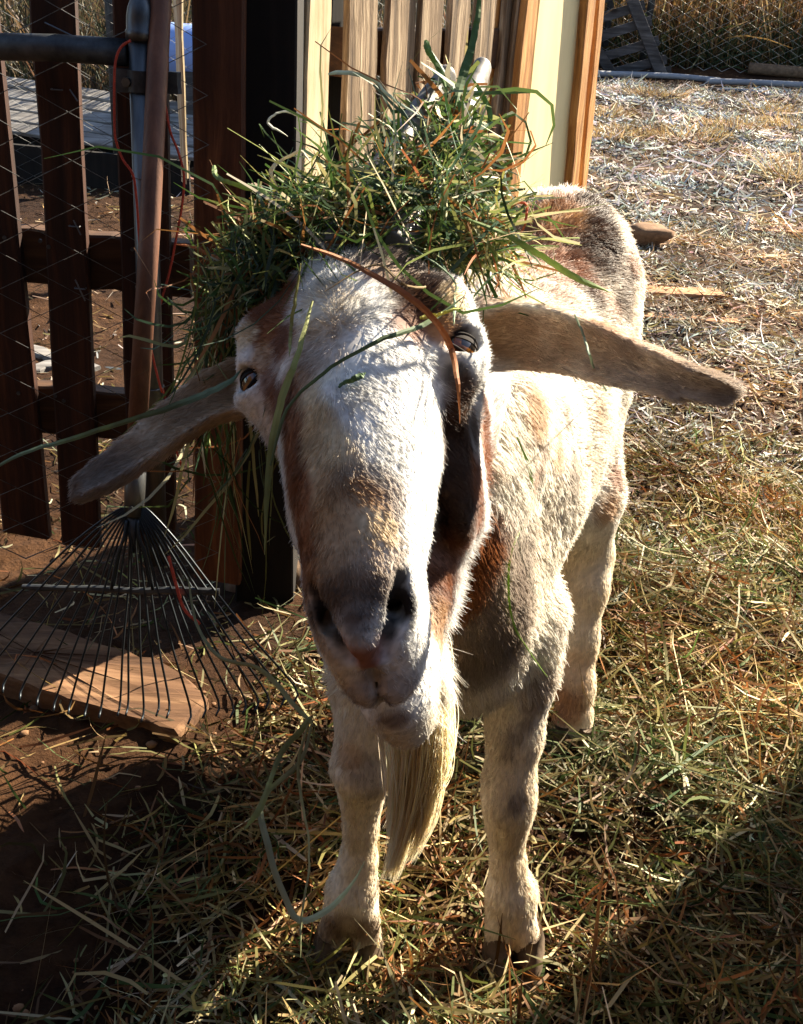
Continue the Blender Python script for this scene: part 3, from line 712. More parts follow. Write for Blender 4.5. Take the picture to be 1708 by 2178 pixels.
# ---- fur
CURV_MAT = mat_attr("goat_hair", 0.45, 0.35, 0.32)
def curves_obj(name, P, R, C, mat, parent):
    """P (n,k,3), R (n,k), C (n,3)"""
    n, k = P.shape[:2]; hc = bpy.data.hair_curves.new(name); hc.add_curves([k]*n)
    hc.points.foreach_set("position", P.astype(np.float32).ravel())
    ra = hc.attributes.get("radius") or hc.attributes.new("radius", 'FLOAT', 'POINT'); ra.data.foreach_set("value", R.astype(np.float32).ravel())
    ca = hc.attributes.new("Col", 'FLOAT_COLOR', 'POINT'); c4 = np.ones((n, k, 4), np.float32); c4[:, :, :3] = C[:, None]
    ca.data.foreach_set("color", c4.ravel())
    hc.materials.append(mat)
    o = link(name, hc, parent); o["kind"] = "stuff"
    return o
def region(P):
    """weights head / ear / leg / body, and hair flow"""
    a, r, n = toH(P)
    earR = np.min(np.stack([((P-p)**2).sum(1) for p in EAR_R[0][3::2]]), 0); earL = np.min(np.stack([((P-p)**2).sum(1) for p in EAR_L[0][3::2]]), 0)
    ear = (np.minimum(earR, earL) < .031**2) & (np.abs(r) > .074)
    head = (n > -.112) & (np.abs(r) < .083) & (a > -.12) & (a < .22) & ~ear & (P[:, 1] < HO[1]+.16)
    leg = (P[:, 2] < .34) & ~head & ~ear
    flow = np.tile(BY*0.85+np.array([0, 0, -.55]), (len(P), 1))
    flow[leg] = np.array([0, .12, -1.0])
    neck = (~head) & (~ear) & (~leg) & (P[:, 1] < .90); flow[neck] = np.array([.1, .5, -.85])
    dn = np.clip((a-.012)/.03, -1, 1)
    fh = HA[None]*(dn*0.75)[:, None]+HRr[None]*(np.tanh(r/.02)*0.8)[:, None]-HN[None]*0.15
    flow[head] = fh[head]
    for E, m in ((EAR_R, ear & (earR < earL)), (EAR_L, ear & (earR >= earL))):
        if m.any():
            j = np.argmin(np.stack([((P[m]-p)**2).sum(1) for p in E[0]]), 0); flow[m] = E[2][j]
    return head, ear, leg, flow, a, r, n
def make_fur():
    tri = np.concatenate([GQ[:, [0, 1, 2]], GQ[:, [0, 2, 3]]]); A, B, C = GV[tri[:, 0]], GV[tri[:, 1]], GV[tri[:, 2]]
    area = np.linalg.norm(np.cross(B-A, C-A), axis=1)/2; cen = (A+B+C)/3
    head, ear, leg, _, a, r, n = region(cen)
    dens = np.where(head, 20.0, np.where(ear, 12.0, 1))*(head | ear)+~(head | ear)*np.where(head | ear, 9.0, np.where(leg, 3.2, 1.7))*1.0
    dens = np.where(cen[:, 1] > 1.45, 0.7, dens)
    w = area*dens; N = 600000
    t = rng.choice(len(tri), N, p=w/w.sum()); u, v = rng.random((2, N)); f = u+v > 1; u[f] = 1-u[f]; v[f] = 1-v[f]
    P = A[t]+(B-A)[t]*u[:, None]+(C-A)[t]*v[:, None]
    Nn = nrm(GN[tri[t, 0]]*(1-u-v)[:, None]+GN[tri[t, 1]]*u[:, None]+GN[tri[t, 2]]*v[:, None])
    head, ear, leg, flow, a, r, n = region(P)
    L = np.where(head, .0062, np.where(ear, .0068, np.where(leg, .0075, .0155)))
    muz = np.clip((a-.135)/.03, 0, 1)*head; L = L*(1-muz*.38)
    L = np.where(head, L+.007*np.clip((-.02-a)/.03, 0, 1), L)
    L = L+head*.020*np.clip((-n-.068)/.03, 0, 1)*np.clip((a-.02)/.05, 0, 1)*np.clip((.165-a)/.02, 0, 1)
    eye = np.minimum(np.abs(np.linalg.norm(np.stack([a-EYE[0], np.abs(r)-EYE[1]-.010, n-EYE[2]-.007], 1), axis=1)), 1)
    keep = ~(head & (eye < .0108)) & (P[:, 2] > .035)
    # no fur on the nose pad, in nostrils, on the lips' edge
    pad = head & (a > .172) & (np.abs(r) < .011) & (n > -.004) & (n < .014)
    nos = head & (sd_head_cut(P)[0] < .0013)
    keep &= ~pad & ~nos
    L = L*rng.uniform(.65, 1.25, N)*np.where(head | ear, 1, 1+.35*vnoise(P, 26, 17).clip(-1, 1.4)); L = np.where(head & (eye < .024), L*.55, L)
    col = coat_color(P)*np.where(head, rng.uniform(.72, 1.12, N), rng.uniform(.78, 1.15, N))[:, None]; col = np.clip(col, .005, .88)
    flow = flow-Nn*np.sum(flow*Nn, 1)[:, None]; flow = nrm(flow+rng.normal(0, .16, (N, 3))+.2*np.stack([vnoise(P, 90, 11), vnoise(P, 90, 12), vnoise(P, 90, 13)], 1))
    lift = np.where(ear, .34, 1)*np.where(ear, 1, .20)*(head | ear)+~(head | ear)*np.where(head | ear, .20, np.where(leg, .34, .46))*rng.uniform(.6, 1.4, N)
    ks = np.array([0, .35, .7, 1.0]); pts = []
    for k in ks:
        pts.append(P-Nn*.0006+(Nn*(lift*k*(1-.45*k))[:, None]+flow*(k*(.65+.35*k)))*L[:, None])
    Pt = np.stack(pts, 1)
    # locks: tips lean towards their neighbours
    size = np.where(head | ear, .0042, np.where(leg, .006, .0095)); key = np.floor((P+.002*np.stack([vnoise(P, 120, 31), vnoise(P, 120, 32), vnoise(P, 120, 33)], 1))/size[:, None]).astype(np.int64)+4000
    key = (key[:, 0]*8192+key[:, 1])*8192+key[:, 2]+np.where(head | ear, 0, 1 << 50); _, inv = np.unique(key, return_inverse=True); inv = inv.ravel()
    cnt = np.bincount(inv); mean = np.stack([np.bincount(inv, Pt[:, -1, q])/cnt for q in range(3)], 1)[inv]
    pull = np.where(head | ear, .28, .5)[:, None]*(mean-Pt[:, -1]); tone = (1+.10*np.random.default_rng(5).normal(size=len(cnt)))[inv]; col = np.clip(col*tone[:, None], .005, .88)
    for q, kq in ((1, .15), (2, .55), (3, 1.0)): Pt[:, q] += pull*kq
    Pt = Pt[keep]
    rad = np.where(head | ear, .00016, np.where(leg, .00022, .00032))[keep]
    R = rad[:, None]*np.array([1, .9, .65, .15])[None]
    curves_obj("coat", Pt, R, col[keep], CURV_MAT, goat)
    # beard
    nb = 5200; nc = 16; cl = rng.integers(0, nc, nb); cofs = rng.normal(0, 1, (nc, 3)); clen = rng.uniform(.72, 1.0, nc); ctip = rng.choice(3, nc, p=[.55, .28, .17])
    ja = rng.uniform(.128, .168, nb); jr = rng.normal(.001, .008, nb)
    root = np.stack([H(x, y+.004, -.092) for x, y in zip(ja, jr)])
    tipA = U(824, 1880, .80); tipB = U(850, 1800, .79); tipC = U(812, 1748, .78)
    tip = np.stack([tipA, tipB, tipC])[ctip[cl]]; fr = clen[cl]*rng.beta(7, 1.0, nb)
    off = rng.normal(0, 1, (nb, 3)); co = cofs[cl]
    mid1 = root*0.5+np.array(U(935, 1580, .76))*0.5+off*.007+co*.005; mid2 = np.array(U(905, 1720, .78))+off*.0035+co*.0065
    tipj = tip+off*.0022+co*.0035
    P3 = []
    for k in np.linspace(0, 1, 9):
        s = (k*fr)[:, None]
        P3.append((1-s)**3*root+3*(1-s)**2*s*mid1+3*(1-s)*s**2*mid2+s**3*tipj)
    Pb = np.stack(P3, 1); Pb += (np.sin(np.linspace(0, 7, 9)[None]+cl[:, None]*1.3)*np.linspace(0, 1, 9)[None])[..., None]*(co*.0022+np.array([.0025, 0, 0]))[:, None]+np.sin(np.linspace(0, 5, 9))[None, :, None]*off[:, None]*.0008
    cb = pick([(.86, .76, .54), (.78, .64, .40), (.88, .82, .66)], [4, 2, 3], nb, .12)
    curves_obj("beard", Pb, np.full((nb, 1), .00024)*np.array([1, 1, 1, 1, 1, .9, .8, .6, .2])[None], cb, CURV_MAT, goat)
    # whiskers on chin and lips, lashes
    nw = 46; W = []
    for i in range(nw):
        sgn = rng.choice([-1, 1]); p = H(.160+rng.uniform(0, .022), sgn*rng.uniform(.006, .024), rng.uniform(-.085, -.062)); d = nrm(HA*.8+HRr*sgn*rng.uniform(.1, .6)-HN*.3+rng.normal(0, .2, 3))
        l = rng.uniform(.012, .03); W.append([p+d*l*k for k in (0, .4, .7, 1)])
    curves_obj("whiskers", np.array(W), np.full((nw, 1), .00022)*np.array([1, .9, .6, .2])[None], np.tile(np.array([.7, .66, .6]), (nw, 1)), CURV_MAT, goat)
make_fur()

# ---- eyes
M_eye, n_, l_, b_ = new_mat("amber_eye")
at = n_.new("ShaderNodeAttribute"); at.attribute_name = "Col"; l_.new(at.outputs["Color"], b_.inputs["Base Color"])
b_.inputs["Roughness"].default_value = 0.08; b_.inputs["Coat Weight"].default_value = 0.5; b_.inputs["Coat Roughness"].default_value = 0.02
M_lid = mat_plain("dark_lid_skin", (.014, .010, .009), 0.85, 0, .15)
def make_eye(s):
    c = H(EYE[0], s*(EYE[1]+.0015), EYE[2]); out = nrm(HRr*s*.84+HN*.48+HA*.26); R = .0130
    up = nrm(-HA-out*np.dot(-HA, out)); up = nrm(up+0.0); sd = np.cross(out, up)
    nu, nv = 72, 64; V = []; Cc = []
    for i in range(nv+1):
        th = math.pi*i/nv
        for j in range(nu):
            ph = 2*math.pi*j/nu; d = math.cos(th)*out+math.sin(th)*(math.cos(ph)*sd+math.sin(ph)*up); V.append(c+R*d)
            x, y = math.sin(th)*math.cos(ph), math.sin(th)*math.sin(ph); ir = math.hypot(x, y) if th < 1.57 else 2
            if ir < .78 and not (abs(y) < .17 and abs(x) < .52): k = ir/.78; Cc.append((.30*(1-.5*k), .11*(1-.6*k), .015*(1-.7*k)))
            else: Cc.append((.008, .006, .005) if ir < .9 else (.05, .03, .02))
    Fc = [(i*nu+j, i*nu+(j+1) % nu, (i+1)*nu+(j+1) % nu, (i+1)*nu+j) for i in range(nv) for j in range(nu)]
    mesh_np("eye", np.array(V), Fc, M_eye, goat, True, np.array(Cc))
    # lid rim
    rim = []
    for k in np.linspace(0, 2*math.pi, 29):
        x, y = math.cos(k)*.0130, math.sin(k)*(.0068 if math.sin(k) > 0 else .0062); z = math.sqrt(max(.0136**2-x*x-y*y, 0))
        rim.append(c+sd*x+up*y+out*z)
    lid = put("eyelid", tube(rim, .0010, 8, False), M_lid, goat, True)
    V = []; m = 16
    for i in range(7):
        el = .16+(1.35-.16)*i/6
        for j in range(m+1):
            az = -1.25+2.5*j/m; el2 = el*math.cos(az*.55)**.8
            d = out*math.cos(el2)*math.cos(az)+sd*math.cos(el2)*math.sin(az)+up*math.sin(el2); V.append(c+d*(R*1.045))
    Fc = [(i*(m+1)+j, i*(m+1)+j+1, (i+1)*(m+1)+j+1, (i+1)*(m+1)+j) for i in range(6) for j in range(m)]
    put("upper_lid", (np.array(V), Fc), M_lid, lid, True)
for s in (1, -1): make_eye(s)

# ---- horns, hooves
M_horn = mat_noise("horn_keratin", (.03, .028, .026), (.24, .22, .20), 22, 0.5, 0.4, (1, 1, 2), 0, 0.4)
def horn(path, r0):
    P = bez(path, 96); t = np.linspace(0, 1, len(P)); r = r0*(1-.55*t)+.0013*np.abs(np.sin(t*34))*(1-t)-.0006; r[-3:] *= np.array([.93, .75, .4])
    put("horn", tube(P, r, 18, flat=1.25), M_horn, goat, True)
horn([H(-.065, -.020, .02), U(795, 420, .745), U(862, 300, .79), U(915, 215, .815), U(958, 150, .825)], .0165)
horn([H(-.065, .022, .02), U(935, 400, .755), U(972, 290, .80), U(1003, 200, .83), U(1030, 134, .845)], .0165)
M_hoof = mat_noise("hoof_keratin", (.06, .042, .03), (.16, .115, .08), 60, 0.5, 0.4)
for a, b, r, s in TOES:
    V = []; L = 10
    for (z, k, dy) in ((.046, .80, .004), (.036, 1.0, 0), (.015, 1.10, -.007), (0.0, 1.14, -.011)):
        for j in range(L):
            an = 2*math.pi*j/L; x = math.cos(an)*.0155*k; y = math.sin(an)*(.021 if math.sin(an) > 0 else .028)*k
            if y < 0: x *= (1-.35*(y/-.028)**2)
            V.append((b[0]+x, b[1]+y+dy+.004, z-.002))
    Fc = [(i*L+j, i*L+(j+1) % L, (i+1)*L+(j+1) % L, (i+1)*L+j) for i in range(3) for j in range(L)]+[tuple(range(L)), tuple(range(3*L, 4*L))[::-1]]
    put("hoof", (np.array(V), Fc), M_hoof, goat, True)

# ================================================================== HAY ON THE GROUND
M_hay = mat_attr("hay_blades", 0.6, 0.2, 0.25)
def lump(X, Y):
    return 0.5+0.25*np.sin(7.3*X+2.1*Y+.4)+0.18*np.sin(13*Y-5*X+1.1)+0.14*np.sin(21*X+17*Y)+.1*np.sin(31*Y-23*X)
def hay_h(X, Y):
    """depth of the loose hay: thick round the goat and to the right, thin on the left"""
    side = np.clip((X+.36-.22*np.clip(Y-.9, 0, 1))/.25, 0.05, 1); fr = np.clip((2.25-Y)/.7, 0.12, 1)
    ft = np.min(np.stack([(X-g[0])**2+(Y-g[1]+.02)**2 for g in (FLg, FRg)]), 0); side = side*np.clip((np.sqrt(ft)-.03)/.08, .5, 1)
    return 0.062*np.clip(lump(X, Y), 0, 1.1)*side*fr
def litter(name, n, xr, yr, L, W, cols, wts, thick, label, seed, acc, tilt=.25, bend=.9, extra=0.0, segs=4):
    r = np.random.default_rng(seed); X = r.uniform(*xr, n*3); Y = r.uniform(*yr, n*3); k = r.random(n*3) < acc(X, Y); X, Y = X[k][:n], Y[k][:n]; n = len(X)
    top = thick(X, Y); u = r.random(n)**.6; Z = gz(X, Y)+.002+top*u
    an = r.uniform(0, 2*np.pi, n); D = np.stack([np.cos(an), np.sin(an), r.normal(0, tilt, n)], 1)
    l = r.gamma(4, L/4, n)*np.clip(.6+.7*lump(X*1.7+3, Y*1.7), .5, 1.4); P0 = np.stack([X, Y, Z], 1)-nrm(D)*l[:, None]*.5
    P0[:, 2] = np.maximum(P0[:, 2], gz(P0[:, 0], P0[:, 1])+.002)
    o = ribbons(name, P0, D, l, r.uniform(.6, 1.5, n)*W, pick(cols, wts, n, .25, r)*np.clip(1.05+.45*np.sin(4.1*X-6.3*Y+.7)*np.sin(7.7*X+3.1*Y), .5, 1.5)[:, None]*np.stack([1+.12*np.sin(5*X+8*Y), np.ones(n), 1-.1*np.sin(5*X+8*Y)], 1), M_hay, segs, bend, .45, None, extra, r, gz)
    tag(o, label, name.replace('_', ' ').split()[0], None, "stuff"); return o
HG = [(.045, .07, .020), (.085, .092, .028), (.15, .13, .048), (.24, .18, .08), (.42, .35, .20), (.11, .052, .018), (.19, .08, .027)]
gx0 = lambda X, Y: np.clip((X+.42-.3*np.clip(Y-.8, 0, 1))/.35, .07, 1)*np.clip((2.6-Y)/.8, .15, 1)*np.clip(lump(X*1.4, Y*1.4)*1.5-.12, .35, 1)
litter("hay_layer", 36000, (-.85, 1.15), (.42, 2.5), .070, .0030, HG, [1.6, 2.4, 4, 4.5, 3, 3.4, 2.4], hay_h, "loose green and straw coloured hay strewn on the ground around the goat", 11, gx0, .35, 1.2)
litter("hay_layer", 1500, (-.7, .9), (.45, 1.9), .13, .0026, HG, [4, 4, 4, 3, 2, 2, 1], lambda X, Y: hay_h(X, Y)*1.25+.006, "longer single hay stalks lying on top of the strewn hay", 12, gx0, .14, 1.4, segs=6)
SG = [(.31, .26, .20), (.52, .47, .40), (.20, .14, .075), (.11, .065, .03), (.26, .17, .07)]
acc2 = lambda X, Y: np.clip(.35+.5*lump(X*.6, Y*.6), .1, 1)*np.clip((Y-1.3)/.6, .15, 1)
litter("straw_litter", 60000, (.1, 3.6), (1.7, 4.8), .042, .0042, SG, [4, 4, 3, 2, 2], lambda X, Y: .016*np.clip(lump(X*2, Y*2), .2, 1), "bleached straw chips covering the yard behind the goat", 13, acc2, .35, .8, segs=3)
litter("straw_litter", 45000, (.5, 6.0), (4.6, 8.6), .06, .009, [(.30, .28, .26), (.50, .48, .46), (.20, .16, .11), (.11, .075, .045), (.24, .18, .10)], [4, 5, 2, 1.2, 1.5], lambda X, Y: .01+0*X, "pale straw scattered over the far end of the yard", 14, lambda X, Y: np.clip(.3+.6*lump(X*.5, Y*.5), .1, 1), .35, .8, segs=2)
litter("straw_litter", 5000, (-3, .3), (1.75, 5), .05, .004, SG, [2, 1, 3, 3, 2], lambda X, Y: .006+0*X, "sparse straw on the earth behind the picket gate", 15, lambda X, Y: .5+0*X, .2, .8)
# clods of earth
r = np.random.default_rng(21); parts = []
for i in range(420):
    x, y = r.uniform(-.8, .1), r.uniform(.5, 1.5)
    if i > 250: x, y = r.uniform(.2, 2.5), r.uniform(1.8, 4)
    s = r.gamma(2.5, .0014); c = np.array([x, y, float(gz(x, y))+s*.25]); m = 7; V = []
    for k, (zz, rr) in enumerate(((-.6, .75), (-.1, 1.0), (.4, .8), (.72, .35))):
        for j in range(m):
            f = 2*math.pi*(j+.5*k)/m; V.append(c+s*np.array([math.cos(f)*rr*r.uniform(.75, 1.2), math.sin(f)*rr*r.uniform(.75, 1.2), zz*r.uniform(.8, 1.1)*.6]))
    parts.append((np.array(V), [(k*m+j, k*m+(j+1) % m, (k+1)*m+(j+1) % m, (k+1)*m+j) for k in range(3) for j in range(m)]+[tuple(range(3*m, 4*m))]))
M_clod = mat_noise("clod_earth", (.10, .05, .025), (.22, .12, .06), 60, .95, .5)
tag(mesh_np("gravel", *join(parts), M_clod, None, True), "small clods of brown earth scattered on the ground", "clods", None, "stuff")

# ================================================================== RAKE, SLAB, CORD, LOG
M_stone = mat_wood('weathered_slab', (.05, .022, .010), (.13, .066, .032), (.22, .125, .065), 30, .9, 1.0, axis='X', knots=False)
def slab(pix, top, name, mat, label, cat, seed, jit=.0022):
    r = np.random.default_rng(seed); P = np.array([G(x, y, top) for x, y in pix]); out = []
    for a, b in zip(P, np.roll(P, -1, 0)):
        m = max(2, int(np.linalg.norm(b-a)/.025))
        for t in np.linspace(0, 1, m, endpoint=False): out.append(a*(1-t)+b*t+np.append(r.normal(0, jit, 2), 0))
    P = np.array(out); c = P.mean(0); n = len(P); rings = []
    tilt = np.array([0.02, -.015])
    for k, dz in ((.0, .0), (.6, .0), (.97, 0), (.995, -.004), (1.0, -.012), (.99, -top-.02)):
        q = c+(P-c)*k; q[:, 2] = gz(c[0], c[1])+top+dz+r.normal(0, .0012, n)*(k < 1); rings.append(q)
    V = np.concatenate(rings); Fc = [(i*n+j, i*n+(j+1) % n, (i+1)*n+(j+1) % n, (i+1)*n+j) for i in range(5) for j in range(n)]
    return tag(put(name, (V, Fc), mat, None, False), label, cat)
slab([(447, 1455), (364, 1396), (180, 1352), (0, 1305), (-190, 1265), (-260, 1330), (-160, 1398), (0, 1436), (180, 1482), (386, 1535)], .038, "slab", M_stone, "rough reddish brown slab on the ground under the rake tines", "slab", 5)

rake = empty("leaf_rake", G(306, 1500)); tag(rake, "wire leaf rake leaning tines down against the gate", "rake")
M_handle = mat_wood("rake_handle_wood", (.07, .028, .016), (.12, .050, .028), (.18, .08, .045), 45, .55, .15, spec=.35, knots=False)
M_tine = mat_plain("blue_black_wire", (.020, .026, .032), .4, .6)
tipc = G(306, 1502, .05); topc = PY(342, -40, YF-.035); v2 = topc-tipc; RKN = nrm(np.cross(np.array([1.0, 0, 0]), v2))
if RKN[1] > 0: RKN = -RKN
RK = lambda x, y, o=0.0: PN(x, y, tipc, RKN)+RKN*o
put("handle", tube([RK(351, -120), RK(342, 0), RK(318, 500), RK(289, 962)], [.0135, .0135, .0132, .0125], 16), M_handle, rake, True)
fer = put("ferrule", tube([RK(291, 945), RK(287, 1040), RK(284, 1098)], [.0138, .0136, .0125], 16), M_galv, rake, True)
put("rivet", tube([RK(284.5, 1079, .012), RK(284.5, 1079, .0155)], .0032, 8), M_dkst, fer)
put("socket", tube([RK(284, 1095), RK(284, 1130), RK(286, 1175)], [.009, .008, .005], 10), M_dkst, rake, True)
tips = [(-92, 1385), (-58, 1405), (-22, 1424), (14, 1441), (50, 1456), (86, 1468), (121, 1480), (152, 1486), (186, 1494), (217, 1494), (256, 1490), (273, 1490), (306, 1503), (338, 1490), (360, 1494), (405, 1507), (436, 1494), (464, 1490), (494, 1494), (520, 1486), (546, 1480), (568, 1476), (600, 1472), (628, 1462)]
nt = len(tips); bar = []
for i, (x, y) in enumerate(tips):
    k = i/(nt-1); ax0 = 262+48*k; ay = 1085-26*abs(k-.5)*2; mx = 272+28*k; my = 1120
    e = RK(x, y); ks = 1-(y-1250)/(y-ay)
    bx = ax0+(x-ax0)*ks; by = 1250+9*(bx-90)/390; sp = RK(bx, by, .004 if i % 2 else -.002); bar.append((bx, by))
    hook = e+np.array([0, -.018, -.012]); hook[2] = max(hook[2], float(gz(hook[0], hook[1]))+.004)
    mid = RK(ax0*.55+bx*.45, ay*.55+by*.45, .006)
    put("tine", tube(bez([RK(mx, my-20, .002), RK(ax0, ay+20, .004), mid, sp, (sp+e)/2+RKN*.006, e, hook], 26), .0016, 5, True), M_tine, rake, True)
b0, b1 = bar[0], bar[-1]
q = [RK(b0[0]-6, b0[1]-7, .005), RK(b1[0]+6, b1[1]-7, .005), RK(b1[0]+6, b1[1]+7, .005), RK(b0[0]-6, b0[1]+7, .005)]
put("spreader_bar", board([q[0], q[3], q[2], q[1]], -RKN, .008, n=12), M_dkst, rake)
for s in (-1, 1):
    put("spring", tube(bez([RK(285+s*12, 1105, .008), RK(285+s*16, 1140, .012), RK(285+s*30, 1180, .012), RK(285+s*44, 1252, .010)], 16), .0024, 6), M_tine, rake, True)

M_cord = mat_noise("red_twine", (.30, .035, .02), (.50, .07, .035), 300, .8, .6)
def cord(pts, rad, label, dY=-.075, close=False):
    P = bez([PY(x, y, YF+dY) for x, y in pts], 60); return tag(put("twine", tube(P, rad, 7), M_cord, None, True), label, "twine")
cord([(278, 86), (258, 100), (246, 130), (243, 190), (244, 270), (247, 300), (262, 340), (283, 372), (291, 430), (297, 520), (303, 590), (312, 690), (330, 780), (345, 835)], .0017, "red twine hanging in a long loop left of the gate post")
cord([(350, 215), (362, 280), (378, 320), (391, 372), (388, 430), (376, 500), (360, 580), (340, 650), (325, 720), (338, 800), (352, 850), (362, 900), (372, 950), (386, 990)], .0017, "red twine hanging right of the rake handle", -.03)
tag(put("twine", tube(bez([RK(362, 1180, .01), RK(376, 1230, .012), RK(395, 1290, .012), RK(430, 1322, .016)], 20), .0022, 6), M_cord, None, True), "short red twine scrap caught in the rake tines", "twine")
M_bark = mat_noise("grey_brown_bark", (.06, .035, .02), (.20, .13, .08), 30, .9, .8, (1, 1, 1))
tag(put("log", tube(bez([PY(500, 1262, YF+.10), PY(560, 1240, YF+.10), PY(640, 1232, YF+.12), PY(720, 1235, YF+.14)], 20), [.036]*5+[.038]*5+[.04]*(len(bez([(0,0,0),(1,0,0),(2,0,0),(3,0,0)], 20))-10), 14), M_bark, None, True), "short brown log lying at the foot of the black post", "log")

# ================================================================== YARD BEHIND, RIGHT
M_old = mat_wood("old_grey_pallet_wood", (.025, .024, .026), (.06, .058, .062), (.12, .115, .12), 40, .85, .6, axis='X')
M_plank = mat_wood("reddish_ground_plank", (.17, .07, .03), (.34, .16, .07), (.48, .27, .13), 40, .85, .6, axis='X')
def ground_plank(a, b, w, t, label, mat, seed, name="plank", cat="plank"):
    p, q = G(*a), G(*b); d = nrm((q-p)*np.array([1, 1, 0])); s = np.array([-d[1], d[0], 0])
    p = p+np.array([0, 0, t*.55]); q = q+np.array([0, 0, t*.55])
    return tag(put(name, board([p-s*w/2, p+s*w/2, q+s*w/2, q-s*w/2], np.array([0, 0, -1.0]), t, seed=seed, rough=.004), mat), label, cat)
ground_plank((1362, 620), (1535, 628), .10, .02, "reddish plank half buried in straw right of the goat's rump", M_plank, 1)
ground_plank((1352, 674), (1570, 690), .06, .022, "thin reddish plank nearest the goat's flank on the straw", M_plank, 2)
ground_plank((1600, 492), (1708, 497), .05, .02, "short dark plank lying far right on the straw", M_plank, 3)
# rock by the rump
def rock(name, c, R, mat, label, cat, seed):
    r = np.random.default_rng(seed); V = []; nu, nv = 14, 9
    k = r.normal(size=(6, 3)); ph = r.uniform(0, 6, 6)
    for i in range(nv+1):
        th = math.pi*i/nv
        for j in range(nu):
            f = 2*math.pi*j/nu; d = np.array([math.sin(th)*math.cos(f), math.sin(th)*math.sin(f), math.cos(th)])
            s = 1+.16*sum(math.sin(2.2*np.dot(k[m], d)+ph[m]) for m in range(6))/2
            d2 = np.sign(d)*np.abs(d)**.8; V.append(c+d2*R*s)
    Fc = [(i*nu+j, i*nu+(j+1) % nu, (i+1)*nu+(j+1) % nu, (i+1)*nu+j) for i in range(nv) for j in range(nu)]
    return tag(put(name, (np.array(V), Fc), mat, None, True), label, cat)
rock("rock", G(1375, 522)+np.array([0, 0, .03]), np.array([.085, .055, .045]), M_clod, "brown rock right behind the goat's rump", "rock", 4)

